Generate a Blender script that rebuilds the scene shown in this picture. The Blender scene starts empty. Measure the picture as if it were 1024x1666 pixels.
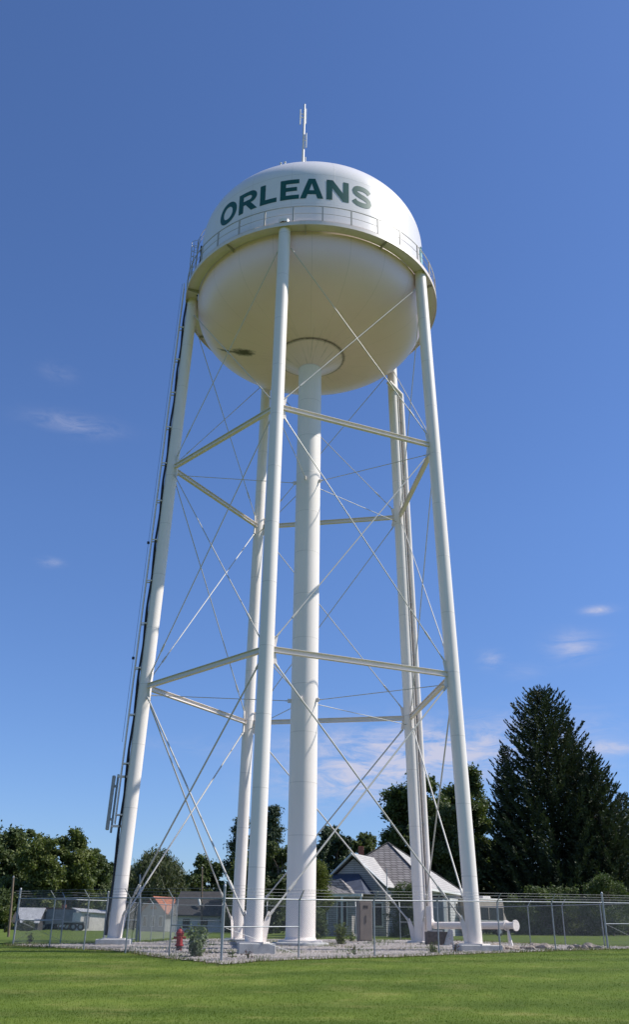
import bpy, bmesh, math, random
import numpy as np
from mathutils import Vector, Matrix
from mathutils.geometry import tessellate_polygon
random.seed(7); rng=np.random.default_rng(7)
sc=bpy.context.scene; C=sc.collection
R=math.radians; PI=math.pi
# ------------------------------------------------------------------ camera
F=1440.54; PIT=.44793; ROL=.0137; YAW=.00491; CAM=Vector((.156,-45.,.782))
_fw=Vector((math.sin(YAW)*math.cos(PIT),math.cos(YAW)*math.cos(PIT),math.sin(PIT)))
_r=Vector((math.cos(YAW),-math.sin(YAW),0)); _u=_r.cross(_fw)
_r2=_r*math.cos(ROL)+_u*math.sin(ROL); _u2=-_r*math.sin(ROL)+_u*math.cos(ROL)
cd=bpy.data.cameras.new('camera'); cam=bpy.data.objects.new('camera',cd); C.objects.link(cam)
cam.matrix_world=Matrix(((_r2.x,_u2.x,-_fw.x,CAM.x),(_r2.y,_u2.y,-_fw.y,CAM.y),(_r2.z,_u2.z,-_fw.z,CAM.z),(0,0,0,1)))
cd.sensor_fit='HORIZONTAL'; cd.sensor_width=36; cd.lens=F*36/1024; cd.shift_y=-11/1024
cd.clip_start=.1; cd.clip_end=6000
sc.camera=cam
def at(px,py,d):
    """point seen at photo pixel px,py lying d metres in front of the camera along the ground"""
    v=_fw+_r2*((px-512)/F)+_u2*((822-py)/F)
    return CAM+v*(d/v.y)
def hy(px): return 1514+.0137*(px-512)          # eye-level row
# ------------------------------------------------------------------ ground height
_gd=[0,16,22,26,32,37,40,44,60,78,110,150,300,3000]
_gz=[-.86,-.88,-.80,-.52,-.10,.03,.08,.19,.33,.53,.64,.72,.75,.75]
def g(x,y):
    d=y+45.
    z=float(np.interp(d,_gd,_gz))
    w=max(0.,min(1.,(d-22)/12))
    return z+.006*max(-30,min(30,x))*w+.02*math.sin(x*.31+1)*math.sin(y*.23)*min(1,w+.4)
def gp(px,d):
    """ground point in the pixel column px at distance d"""
    p=at(px,hy(px),d); y=p.y; x=p.x
    for _ in range(3):
        z=g(x,y); v=Vector((x,y,z))-CAM
        ppx=512+F*v.dot(_r2)/v.dot(_fw); x+=(px-ppx)*v.dot(_fw)/F
    return Vector((x,y,g(x,y)))
# ------------------------------------------------------------------ objects
WO={}
def tag(o,label=None,cat=None,group=None,kind=None):
    if label:o['label']=label
    if cat:o['category']=cat
    if group:o['group']=group
    if kind:o['kind']=kind
    return o
def empty(name,loc,label,cat,group=None):
    o=bpy.data.objects.new(name,None); C.objects.link(o); o.location=loc; o.empty_display_size=.3
    WO[o]=Vector(loc); return tag(o,label,cat,group)
def link(name,me,mat,parent,loc):
    o=bpy.data.objects.new(name,me); C.objects.link(o)
    if parent is not None: o.parent=parent; WO[o]=WO[parent]
    else: o.location=loc; WO[o]=Vector(loc)
    if mat: me.materials.append(mat)
    return o
class MB:
    def __init__(s): s.v=[]; s.f=[]; s.n=0
    def add(s,v,f):
        k=len(s.v); s.v+= [Vector(a) for a in v]; s.f+=[tuple(i+k for i in q) for q in f]; return s
    def tube(s,p,q,r0,r1=None,n=10,caps=True):
        return s.path([p,q],[r0,r0 if r1 is None else r1],n,caps)
    def path(s,P,rs,n=8,caps=True):
        P=[Vector(a) for a in P]
        if not isinstance(rs,(list,tuple)): rs=[rs]*len(P)
        V=[];Fc=[];up=None
        for i,a in enumerate(P):
            if i==0:t=P[1]-P[0]
            elif i==len(P)-1:t=P[-1]-P[-2]
            else:t=(P[i+1]-P[i]).normalized()+(P[i]-P[i-1]).normalized()
            t.normalize()
            if up is None:
                h=Vector((0,0,1)) if abs(t.z)<.9 else Vector((1,0,0)); u=t.cross(h).normalized()
            else: u=(up-t*up.dot(t)).normalized()
            up=u; w=t.cross(u)
            for k in range(n):
                an=2*PI*k/n; V.append(a+(u*math.cos(an)+w*math.sin(an))*rs[i])
        for i in range(len(P)-1):
            for k in range(n):
                k2=(k+1)%n; Fc.append((i*n+k,i*n+k2,(i+1)*n+k2,(i+1)*n+k))
        if caps: Fc.append(tuple(range(n))[::-1]); Fc.append(tuple((len(P)-1)*n+k for k in range(n)))
        return s.add(V,Fc)
    def box(s,c,size,M=None,taper=1.):
        x,y,z=[a/2 for a in size]; c=Vector(c); V=[]
        for sz in (-1,1):
            k=taper if sz>0 else 1
            for sx,sy in ((-1,-1),(1,-1),(1,1),(-1,1)):
                p=Vector((sx*x*k,sy*y*k,sz*z)); V.append(c+((M@p) if M else p))
        return s.add(V,[(3,2,1,0),(4,5,6,7),(0,1,5,4),(1,2,6,5),(2,3,7,6),(3,0,4,7)])
    def lathe(s,prof,n,c=(0,0,0),a0=0,a1=2*PI,closed=True):
        c=Vector(c); V=[];m=len(prof);full=abs(a1-a0-2*PI)<1e-6
        cols=n if full else n+1
        for i in range(cols):
            a=a0+(a1-a0)*i/n
            for r,z in prof: V.append(c+Vector((r*math.sin(a),-r*math.cos(a),z)))
        Fc=[]
        for i in range(n):
            j=(i+1)%cols
            for k in range(m-1): Fc.append((i*m+k,j*m+k,j*m+k+1,i*m+k+1))
        return s.add(V,Fc)
    def beam(s,p,q,h,w,t=.02):
        """I-section from p to q"""
        p=Vector(p);q=Vector(q);d=(q-p).normalized();sd=d.cross(Vector((0,0,1))).normalized();up=sd.cross(d)
        a=w/2;b=h/2
        pr=[(-a,-b),(a,-b),(a,-b+t),(t/2,-b+t),(t/2,b-t),(a,b-t),(a,b),(-a,b),(-a,b-t),(-t/2,b-t),(-t/2,-b+t),(-a,-b+t)]
        V=[p+sd*x+up*y for x,y in pr]+[q+sd*x+up*y for x,y in pr];n=12
        Fc=[(k,(k+1)%n,(k+1)%n+n,k+n) for k in range(n)]
        caps=[(0,1,2,11),(3,4,9,10),(5,6,7,8)]
        for c in caps: Fc.append(c[::-1]); Fc.append(tuple(i+n for i in c))
        return s.add(V,Fc)
    def prism(s,poly,ex):
        """planar polygon extruded by vector ex"""
        P=[Vector(a) for a in poly];ex=Vector(ex);n=len(P)
        return s.add(P+[a+ex for a in P],[tuple(range(n)),tuple(range(2*n-1,n-1,-1))]+[(k,k+n,(k+1)%n+n,(k+1)%n) for k in range(n)])
    def build(s,name,mat,parent=None,smooth=None,loc=None,bevel=0,label=None,fixn=True):
        if parent is None and loc is None:
            xs=[a.x for a in s.v];ys=[a.y for a in s.v];zs=[a.z for a in s.v]
            loc=Vector(((min(xs)+max(xs))/2,(min(ys)+max(ys))/2,min(zs)))
        off=WO[parent] if parent is not None else Vector(loc)
        me=bpy.data.meshes.new(name); me.from_pydata([a-off for a in s.v],[],s.f)
        if fixn:
            bm=bmesh.new();bm.from_mesh(me);bmesh.ops.recalc_face_normals(bm,faces=bm.faces)
            if bevel: bmesh.ops.bevel(bm,geom=[e for e in bm.edges if e.calc_face_angle(0)>.5],offset=bevel,segments=2,profile=.5,affect='EDGES')
            bm.to_mesh(me);bm.free()
        me.update()
        if smooth is not None:
            me.polygons.foreach_set('use_smooth',[True]*len(me.polygons)); me.set_sharp_from_angle(angle=R(smooth))
        o=link(name,me,mat,parent,loc)
        if label:o['label']=label
        return o
def npmesh(name,V,Q,mat,parent=None,loc=None,off=None):
    """V (n,3) world, Q (m,k) faces"""
    if off is None: off=WO[parent] if parent is not None else Vector(loc)
    me=bpy.data.meshes.new(name); k=Q.shape[1]
    V=V-np.array(off)[None,:]
    me.vertices.add(len(V)); me.vertices.foreach_set('co',V.astype(np.float32).ravel())
    me.loops.add(Q.size); me.loops.foreach_set('vertex_index',Q.astype(np.int32).ravel())
    me.polygons.add(len(Q)); me.polygons.foreach_set('loop_start',np.arange(0,Q.size,k,dtype=np.int32))
    me.polygons.foreach_set('loop_total',np.full(len(Q),k,dtype=np.int32))
    me.update(calc_edges=True); me.validate()
    return link(name,me,mat,parent,loc)
# ------------------------------------------------------------------ materials
def newmat(name):
    m=bpy.data.materials.new(name); m.use_nodes=True; nt=m.node_tree; b=nt.nodes['Principled BSDF']; return m,nt,b
def nd(nt,t,**k):
    n=nt.nodes.new(t)
    for a,v in k.items():
        if a in n.inputs: n.inputs[a].default_value=v
        else: setattr(n,a,v)
    return n
def ramp(nt,src,stops):
    r=nt.nodes.new('ShaderNodeValToRGB'); e=r.color_ramp.elements
    while len(e)<len(stops): e.new(.5)
    for i,(p,c) in enumerate(stops): e[i].position=p; e[i].color=(*c,1) if len(c)==3 else c
    nt.links.new(src,r.inputs[0]); return r.outputs[0]
def coord(nt,scale=(1,1,1),kind='Object',rot=(0,0,0)):
    tc=nt.nodes.new('ShaderNodeTexCoord'); mp=nt.nodes.new('ShaderNodeMapping'); mp.inputs['Scale'].default_value=scale; mp.inputs['Rotation'].default_value=rot
    nt.links.new(tc.outputs[kind],mp.inputs[0]); return mp.outputs[0]
def noise(nt,vec,scale,detail=4,rough=.55):
    n=nt.nodes.new('ShaderNodeTexNoise'); n.inputs['Scale'].default_value=scale; n.inputs['Detail'].default_value=detail; n.inputs['Roughness'].default_value=rough
    nt.links.new(vec,n.inputs['Vector']); return n.outputs['Fac']
def mixc(nt,f,a,b,mode='MIX'):
    m=nt.nodes.new('ShaderNodeMix'); m.data_type='RGBA'; m.blend_type=mode
    for s,v in ((m.inputs[0],f),(m.inputs[6],a),(m.inputs[7],b)):
        if isinstance(v,(int,float)): s.default_value=v
        elif isinstance(v,tuple): s.default_value=(*v,1) if len(v)==3 else v
        else: nt.links.new(v,s)
    return m.outputs[2]
def math_(nt,op,a,b=0.,c=0.):
    m=nt.nodes.new('ShaderNodeMath'); m.operation=op
    for i,v in enumerate((a,b,c)):
        if isinstance(v,(int,float)): m.inputs[i].default_value=v
        else: nt.links.new(v,m.inputs[i])
    return m.outputs[0]
def bump(nt,b,h,strength=.3,dist=.02):
    n=nt.nodes.new('ShaderNodeBump'); n.inputs['Strength'].default_value=strength; n.inputs['Distance'].default_value=dist
    nt.links.new(h,n.inputs['Height']); nt.links.new(n.outputs[0],b.inputs['Normal'])
def simple(name,col,rough=.6,metal=0,var=.15,scale=3,bmp=0,spec=None):
    m,nt,b=newmat(name); v=coord(nt); n=noise(nt,v,scale,5)
    lo=tuple(c*(1-var) for c in col); hi=tuple(min(1,c*(1+var)) for c in col)
    nt.links.new(ramp(nt,n,[(.3,lo),(.7,hi)]),b.inputs['Base Color'])
    b.inputs['Roughness'].default_value=rough; b.inputs['Metallic'].default_value=metal
    if spec is not None: b.inputs['Specular IOR Level'].default_value=spec
    if bmp: bump(nt,b,noise(nt,v,scale*6,4),bmp,.01)
    return m
def white_paint(name,col,streak=.5,dirt=(.35,.29,.2),seams=None,rough=.42):
    m,nt,b=newmat(name)
    v=coord(nt); vs=coord(nt,(1,1,.07))
    st=ramp(nt,noise(nt,vs,2.2,6,.65),[(.52,(0,0,0)),(.78,(1,1,1))])
    big=ramp(nt,noise(nt,v,.35,4),[(.35,(0,0,0)),(.75,(1,1,1))])
    c=mixc(nt,math_(nt,'MULTIPLY',big,.10),col,dirt)
    c=mixc(nt,math_(nt,'MULTIPLY',st,.22*streak),c,dirt)
    if seams:      # weld seams: ring seams at given heights (object z), period
        sep=nt.nodes.new('ShaderNodeSeparateXYZ'); nt.links.new(v,sep.inputs[0])
        fr=math_(nt,'FRACT',math_(nt,'DIVIDE',sep.outputs[2],seams))
        ln=math_(nt,'LESS_THAN',fr,.035/seams)
        c=mixc(nt,math_(nt,'MULTIPLY',ln,.28),c,(.3,.28,.24))
        bump(nt,b,fr and ln,.4,.01)
    nt.links.new(c,b.inputs['Base Color'])
    b.inputs['Roughness'].default_value=rough; b.inputs['Specular IOR Level'].default_value=.5
    return m
M={}
WHITE=(.83,.762,.70)
M['leg']=white_paint('painted_steel',WHITE,.5,seams=2.95)
M['column']=white_paint('riser_paint',WHITE,.35,seams=2.42)
M['steel']=white_paint('brace_paint',(.77,.70,.65),.8)
M['rod']=white_paint('rod_paint',(.52,.50,.46),1.)
M['rail']=white_paint('rail_paint',(.40,.38,.35),1.)
M['galv']=simple('galvanised_steel',(.30,.315,.33),.5,.55,.15,8)
M['wire']=simple('chain_link_wire',(.16,.17,.18),.5,.5,.1,6)
M['cable']=simple('black_cable',(.012,.014,.02),.6)
M['antenna']=simple('grey_antenna_shell',(.30,.30,.30),.5)
M['green_letter']=simple('dark_green_lettering',(.003,.082,.060),.45,0,.15,1.2)
M['teal']=simple('pale_teal_emblem',(.30,.50,.52),.5)
M['concrete']=simple('concrete',(.42,.41,.385),.9,0,.2,4,.4)
M['footing']=simple('painted_concrete_footing',(.47,.465,.445),.85,0,.22,3,.4)
M['red']=simple('faded_red_paint',(.30,.022,.022),.55,0,.25,9)
M['dark_red']=simple('rust_iron_pipe',(.10,.03,.025),.7)
M['bark']=simple('bark',(.09,.07,.055),.9,0,.3,6,.5)
M['wood_pole']=simple('weathered_wood_pole',(.16,.12,.09),.9,0,.2,5)
M['glass']=simple('dark_window_glass',(.012,.014,.016),.15)
M['trim']=simple('white_trim',(.62,.62,.60),.6)
M['rock']=simple('limestone_rock',(.30,.25,.21),.9,0,.5,2,.6)
M['brown']=simple('brown_cabinet_paint',(.20,.165,.14),.6,0,.12,3)
M['cabside']=simple('pale_cabinet_side',(.5,.5,.48),.6)
M['brick']=simple('dark_brick',(.12,.095,.08),.9,0,.35,9,.5)
M['chimney']=simple('red_brick_chimney',(.25,.09,.06),.9,0,.3,6)
M['tan']=simple('camper_tan_panel',(.45,.38,.32),.45)
M['camperwhite']=simple('camper_white_panel',(.6,.57,.52),.45)
M['tyre']=simple('rubber_tyre',(.02,.02,.02),.85)
M['greyt']=simple('grey_trailer_side',(.22,.23,.25),.5)
M['rusty']=simple('rusty_trailer_top',(.16,.07,.045),.8,0,.3,2)
M['metroof']=simple('pale_metal_roof',(.42,.42,.43),.45,0,.2,2)
M['darkwall']=simple('dark_barn_wood',(.05,.045,.045),.9)
M['white_wall']=simple('whitewashed_wall',(.66,.62,.58),.8,0,.15,.8)
M['greywall']=simple('grey_panel_wall',(.22,.24,.25),.7,0,.12,1)
M['orange']=simple('orange_metal_roof',(.30,.10,.05),.7,0,.25,3)
M['darkroof']=simple('dark_shingle_roof',(.045,.043,.045),.9,0,.2,3)
M['tealbin']=simple('teal_plastic',(.02,.22,.18),.5)
M['blueroof']=simple('slate_blue_porch_roof',(.045,.055,.085),.8,0,.2,3)
def shingle(name,c1,c2,mortar,sx=2.2,rowh=.2):
    m,nt,b=newmat(name)
    tc=nt.nodes.new('ShaderNodeTexCoord'); sep=nt.nodes.new('ShaderNodeSeparateXYZ'); nt.links.new(tc.outputs['Object'],sep.inputs[0])
    cb=nt.nodes.new('ShaderNodeCombineXYZ'); nt.links.new(math_(nt,'ADD',sep.outputs[0],math_(nt,'MULTIPLY',sep.outputs[1],.6)),cb.inputs[0]); nt.links.new(sep.outputs[2],cb.inputs[1])
    br=nt.nodes.new('ShaderNodeTexBrick'); br.inputs['Scale'].default_value=1; br.inputs['Brick Width'].default_value=1/sx; br.inputs['Row Height'].default_value=rowh
    br.inputs['Mortar Size'].default_value=.022; br.inputs['Color1'].default_value=(*c1,1); br.inputs['Color2'].default_value=(*c2,1); br.inputs['Mortar'].default_value=(*mortar,1)
    nt.links.new(cb.outputs[0],br.inputs['Vector'])
    n=noise(nt,tc.outputs['Object'],1.3,6,.7); c=mixc(nt,ramp(nt,n,[(.4,(0,0,0)),(.7,(.55,.55,.55))]),br.outputs['Color'],tuple(x*.55 for x in c1))
    nt.links.new(c,b.inputs['Base Color']); b.inputs['Roughness'].default_value=.9
    bump(nt,b,br.outputs['Fac'],-.5,.02); return m
M['shingle']=shingle('dark_wood_shingles',(.30,.275,.265),(.19,.17,.165),(.05,.045,.04),3.,.19)
M['shingle_pale']=shingle('pale_wood_shingles',(.46,.44,.42),(.38,.36,.35),(.24,.23,.22),3.,.17)
M['siding']=shingle('peeling_white_siding',(.44,.42,.41),(.36,.345,.335),(.17,.16,.155),.4,.14)
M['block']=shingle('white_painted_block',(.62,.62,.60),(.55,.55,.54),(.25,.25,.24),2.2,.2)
def leafmat(name,dark,mid,light,scale=.55,trans=.25):
    m,nt,b=newmat(name)
    v=coord(nt); n1=noise(nt,v,scale,3); n2=noise(nt,v,7,2)
    f=math_(nt,'ADD',math_(nt,'MULTIPLY',n1,.65),math_(nt,'MULTIPLY',n2,.35))
    col=ramp(nt,f,[(.32,dark),(.5,mid),(.68,light)])
    nt.links.new(col,b.inputs['Base Color']); b.inputs['Roughness'].default_value=.6; b.inputs['Specular IOR Level'].default_value=.25
    tr=nt.nodes.new('ShaderNodeBsdfTranslucent'); nt.links.new(mixc(nt,1.,col,(1.1,1.25,.5),'MULTIPLY'),tr.inputs['Color'])
    mx=nt.nodes.new('ShaderNodeMixShader'); mx.inputs[0].default_value=trans
    nt.links.new(b.outputs[0],mx.inputs[1]); nt.links.new(tr.outputs[0],mx.inputs[2])
    nt.links.new(mx.outputs[0],nt.nodes['Material Output'].inputs['Surface']); return m
M['leaf_a']=leafmat('green_maple_leaves',(0.0575, 0.0782, 0.0253),(0.1035, 0.1288, 0.0391),(0.1955, 0.207, 0.0633))
M['leaf_b']=leafmat('dark_green_leaves',(0.0442, 0.0624, 0.026),(0.0806, 0.1079, 0.0416),(0.143, 0.169, 0.065))
M['leaf_c']=leafmat('olive_leaves',(0.0517, 0.069, 0.0322),(0.092, 0.115, 0.0483),(0.1495, 0.1725, 0.0747))
M['willow']=leafmat('grey_green_willow_leaves',(0.055, 0.0682, 0.0352),(0.0935, 0.11, 0.0572),(0.143, 0.1595, 0.088))
M['yellow']=leafmat('yellow_green_leaves',(.05,.07,.015),(.10,.12,.025),(.17,.18,.05))
M['spruce']=leafmat('dark_spruce_needles',(0.0252, 0.035, 0.021),(0.042, 0.0574, 0.0294),(0.077, 0.0924, 0.0392),.8,.08)
M['spruce_b']=leafmat('blue_green_spruce_needles',(0.026, 0.0468, 0.0286),(0.0468, 0.0728, 0.0442),(0.078, 0.1092, 0.0598),.8,.08)
M['pine']=leafmat('blue_green_pine_needles',(0.035, 0.055, 0.0325),(0.06, 0.085, 0.05),(0.1, 0.125, 0.0688),.7,.1)
M['weed']=leafmat('grey_green_weed_leaves',(.09,.12,.06),(.15,.19,.10),(.24,.27,.17),3)
M['weedr']=simple('dry_reddish_weed',(.12,.05,.03),.8)
M['far']=leafmat('far_woods_leaves',(.03,.042,.018),(.05,.065,.028),(.08,.095,.04),.1)
M['tuft']=leafmat('grass_blades',(.055,.095,.014),(.085,.135,.02),(.14,.175,.04),.5,.3)
M['tuftdry']=leafmat('dry_grass_blades',(.16,.12,.06),(.24,.19,.11),(.30,.26,.17),1.5,.2)
M['stone']=simple('crushed_stone',(.33,.30,.285),.95,0,.4,9)

# ------------------------------------------------------------------ tank material with its real marks
def bowl_mat():
    m,nt,b=newmat('bowl_paint')
    v=coord(nt); sep=nt.nodes.new('ShaderNodeSeparateXYZ'); nt.links.new(v,sep.inputs[0])
    X,Y,Z=sep.outputs[0],sep.outputs[1],sep.outputs[2]
    rad=math_(nt,'SQRT',math_(nt,'ADD',math_(nt,'MULTIPLY',X,X),math_(nt,'MULTIPLY',Y,Y)))
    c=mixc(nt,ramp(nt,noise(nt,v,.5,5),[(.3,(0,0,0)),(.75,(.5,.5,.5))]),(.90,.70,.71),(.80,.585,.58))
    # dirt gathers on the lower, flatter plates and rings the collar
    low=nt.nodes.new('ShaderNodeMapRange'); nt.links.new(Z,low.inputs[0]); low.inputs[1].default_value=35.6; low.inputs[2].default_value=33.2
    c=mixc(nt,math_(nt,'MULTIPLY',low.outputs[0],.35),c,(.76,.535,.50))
    # radial plate seams
    an=math_(nt,'ARCTAN2',Y,X); fr=math_(nt,'FRACT',math_(nt,'MULTIPLY',an,10/PI)); sl=math_(nt,'LESS_THAN',fr,.012)
    sn=math_(nt,'MULTIPLY',sl,.25); c=mixc(nt,sn,c,(.2,.17,.13))
    # grime ring round the collar
    rr=nt.nodes.new('ShaderNodeMapRange'); nt.links.new(math_(nt,'ABSOLUTE',math_(nt,'SUBTRACT',rad,2.03)),rr.inputs[0]); rr.inputs[1].default_value=.13; rr.inputs[2].default_value=.0
    nz=noise(nt,v,6,5,.7)
    c=mixc(nt,math_(nt,'MULTIPLY',math_(nt,'MULTIPLY',rr.outputs[0],.9),ramp(nt,nz,[(.3,(.4,.4,.4)),(.6,(1,1,1))])),c,(.05,.045,.035))
    rs=nt.nodes.new('ShaderNodeMapRange'); nt.links.new(rad,rs.inputs[0]); rs.inputs[1].default_value=3.3; rs.inputs[2].default_value=2.0
    comb=nt.nodes.new('ShaderNodeCombineXYZ'); nt.links.new(math_(nt,'MULTIPLY',an,6.),comb.inputs[0]); nt.links.new(math_(nt,'MULTIPLY',rad,.25),comb.inputs[1])
    streak=ramp(nt,noise(nt,comb.outputs[0],1.6,4,.7),[(.55,(0,0,0)),(.7,(1,1,1))])
    c=mixc(nt,math_(nt,'MULTIPLY',math_(nt,'MULTIPLY',rs.outputs[0],streak),.55),c,(.08,.07,.05))
    # the dark mildew patch
    def spot(cx,cy,ca,sa,lx,ly):
        dx=math_(nt,'SUBTRACT',X,cx); dy=math_(nt,'SUBTRACT',Y,cy)
        u=math_(nt,'DIVIDE',math_(nt,'ADD',math_(nt,'MULTIPLY',dx,ca),math_(nt,'MULTIPLY',dy,sa)),lx)
        w=math_(nt,'DIVIDE',math_(nt,'SUBTRACT',math_(nt,'MULTIPLY',dy,ca),math_(nt,'MULTIPLY',dx,sa)),ly)
        q=math_(nt,'ADD',math_(nt,'MULTIPLY',u,u),math_(nt,'MULTIPLY',w,w))
        q=math_(nt,'ADD',q,math_(nt,'MULTIPLY',math_(nt,'SUBTRACT',noise(nt,v,3.5,5,.7),.5),2.2))
        k=nt.nodes.new('ShaderNodeMapRange'); nt.links.new(q,k.inputs[0]); k.inputs[1].default_value=1.25; k.inputs[2].default_value=.2; return k.outputs[0]
    c=mixc(nt,math_(nt,'MULTIPLY',spot(SP[0],SP[1],.95,-.3,.75,.38),.93),c,(.025,.025,.02))
    c=mixc(nt,math_(nt,'MULTIPLY',spot(SP[0]-1.0,SP[1]+.35,.93,-.36,.8,.12),.8),c,(.05,.045,.035))
    nt.links.new(c,b.inputs['Base Color']); b.inputs['Roughness'].default_value=.38; b.inputs['Specular IOR Level'].default_value=.5
    return m
def top_mat():
    m,nt,b=newmat('tank_paint'); v=coord(nt); sep=nt.nodes.new('ShaderNodeSeparateXYZ'); nt.links.new(v,sep.inputs[0])
    X,Y,Z=sep.outputs[0],sep.outputs[1],sep.outputs[2]
    c=mixc(nt,ramp(nt,noise(nt,coord(nt,(1,1,.3)),.6,5),[(.35,(0,0,0)),(.8,(.3,.3,.3))]),(.80,.757,.735),(.62,.575,.52))
    an=math_(nt,'ARCTAN2',Y,X); fr=math_(nt,'FRACT',math_(nt,'MULTIPLY',an,9/PI)); sl=math_(nt,'LESS_THAN',fr,.012)
    zf=math_(nt,'ABSOLUTE',math_(nt,'SUBTRACT',Z,40.25)); zl=math_(nt,'LESS_THAN',zf,.025)
    zf2=math_(nt,'ABSOLUTE',math_(nt,'SUBTRACT',Z,38.0)); zl2=math_(nt,'LESS_THAN',zf2,.018)
    s=math_(nt,'MAXIMUM',math_(nt,'MAXIMUM',sl,zl),zl2)
    c=mixc(nt,math_(nt,'MULTIPLY',s,.22),c,(.3,.3,.28)); bump(nt,b,s,.35,.012)
    nt.links.new(c,b.inputs['Base Color']); b.inputs['Roughness'].default_value=.34; b.inputs['Specular IOR Level'].default_value=.5; b.inputs['Coat Weight'].default_value=.25; b.inputs['Coat Roughness'].default_value=.22
    return m
# ------------------------------------------------------------------ WATER TOWER
ROT=-.2066; RB=8.356; RT=7.417; ZB=.355; Z1=11.73; Z2=24.17; ZT=36.0
TR=7.1; LR=.33; CR_=.69
def legp(i,z):
    r=RB+(RT-RB)*(z-ZB)/(35.85-ZB); a=ROT+i*2*PI/5
    return Vector((r*math.sin(a),-r*math.cos(a),z))
def bowl_prof():
    out=[]
    for t in np.linspace(0,PI/2,40):
        r=TR*max(0,math.cos(t))**(2/2.6); z=ZT-3.65*math.sin(t)**(2/2.6)
        if r>1.95: out.append((r,z))
    out.append((2.0,32.42)); return out
SP=(-2.5,-1.9)
# aim of the patch on the bowl, found by walking the sight line of the photo
for zz in np.linspace(35,32,200):
    v=_fw+_r2*((396-512)/F)+_u2*((822-574)/F); p=CAM+v*((zz-CAM.z)/v.z)
    rr=math.hypot(p.x,p.y); bp=sorted(bowl_prof()); zb=float(np.interp(rr,[q[0] for q in bp],[q[1] for q in bp]))
    if zz<=zb: SP=(p.x,p.y); break
M['bowl']=bowl_mat(); M['top']=top_mat()
tw=empty('water_tower',(0,0,0),'tall white five-legged water tower lettered ORLEANS in dark green, standing inside the wire fence','water tower')
# tank shell
top=[(TR,ZT),(TR,40.2)]+[(TR*math.cos(t),40.2+4.1*math.sin(t)) for t in np.linspace(.03,PI/2,36)]
tank=MB().lathe(top,180).build('tank',M['top'],tw,smooth=40)
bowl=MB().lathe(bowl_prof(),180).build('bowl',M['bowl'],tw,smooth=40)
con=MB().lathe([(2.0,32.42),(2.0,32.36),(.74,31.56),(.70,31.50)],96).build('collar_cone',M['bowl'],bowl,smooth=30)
# lettering
def arcpts(cx,cy,rx,ry,a0,a1,n): return [(cx+rx*math.cos(a0+(a1-a0)*k/n),cy+ry*math.sin(a0+(a1-a0)*k/n)) for k in range(n+1)]
def rrect(x0,y0,x1,y1,rx,ry,n=10):
    return arcpts(x1-rx,y1-ry,rx,ry,0,PI/2,n)+arcpts(x0+rx,y1-ry,rx,ry,PI/2,PI,n)+arcpts(x0+rx,y0+ry,rx,ry,PI,1.5*PI,n)+arcpts(x1-rx,y0+ry,rx,ry,1.5*PI,2*PI,n)
def stroke(path,t):
    P=[Vector((a,b)) for a,b in path];L=[];Rr=[]
    for i,p in enumerate(P):
        d=(P[min(i+1,len(P)-1)]-P[max(i-1,0)]).normalized(); n=Vector((-d.y,d.x)); L.append(tuple(p+n*t/2)); Rr.append(tuple(p-n*t/2))
    return L+Rr[::-1]
T=.2
GLY={
 'O':(1.12,[[rrect(0,-.02,1.12,1.02,.54,.50,14),rrect(.26,.20,.86,.80,.29,.29,14)]]),
 'R':(1.05,[[[(0,0),(.27,0),(.27,.37),(.40,.37),(.72,0),(1.05,0),(.68,.42)]+arcpts(.66,.70,.36,.30,-PI/2+.25,PI/2,16)+[(0,1)],
        [(.27,.57),(.27,.80),(.60,.80)]+arcpts(.60,.685,.14,.115,PI/2,-PI/2,10)]]),
 'L':(.84,[[[(0,0),(.84,0),(.84,.22),(.27,.22),(.27,1),(0,1)]]]),
 'E':(.90,[[[(0,0),(.90,0),(.90,.21),(.27,.21),(.27,.41),(.80,.41),(.80,.61),(.27,.61),(.27,.79),(.90,.79),(.90,1),(0,1)]]]),
 'A':(1.10,[[[(0,0),(.28,0),(.355,.21),(.745,.21),(.82,0),(1.10,0),(.71,1),(.39,1)],[(.43,.41),(.55,.76),(.67,.41)]]]),
 'N':(1.02,[[[(0,0),(.26,0),(.26,.60),(.74,0),(1.02,0),(1.02,1),(.76,1),(.76,.40),(.28,1),(0,1)]]]),
 'S':(1.0,[[stroke([(.10,.26),(.17,.175),(.27,.12),(.42,.095),(.58,.095),(.72,.12),(.82,.175),(.87,.26),(.84,.355),(.75,.425),(.60,.475),(.42,.52),(.27,.575),(.175,.645),(.145,.74),(.19,.83),(.29,.885),(.42,.905),(.57,.905),(.70,.88),(.80,.835),(.88,.76)],.235)]]),
}
span={0:('O',-50.9,-39.0),1:('R',-37.5,-26.9),2:('L',-25.4,-17.0),3:('E',-15.25,-6.35),4:('A',-5.9,4.9),5:('N',6.35,17.0),6:('S',18.5,28.9)}
def wrapmesh(polys,a0,a1,w,z0,h,rad,name,mat,parent):
    bm=bmesh.new()
    for rings in polys:
        flat=[p for r_ in rings for p in r_]
        vs=[bm.verts.new((x,y,0)) for x,y in flat]
        for t in tessellate_polygon([[Vector((x,y,0)) for x,y in r_] for r_ in rings]):
            try: bm.faces.new([vs[i] for i in t])
            except ValueError: pass
    for k in range(1,24):
        bmesh.ops.bisect_plane(bm,geom=bm.verts[:]+bm.edges[:]+bm.faces[:],plane_co=(w*k/24,0,0),plane_no=(1,0,0))
    for v in bm.verts:
        a=R(a0+(a1-a0)*v.co.x/w); z=z0+h*v.co.y
        v.co=Vector((rad*math.sin(a),-rad*math.cos(a),z))
    for f in bm.faces:
        f.normal_update()
        if f.normal.dot(Vector((f.calc_center_median().x,f.calc_center_median().y,0)))<0: f.normal_flip()
    me=bpy.data.meshes.new(name); bm.to_mesh(me); bm.free()
    return link(name,me,mat,parent,None)
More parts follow.
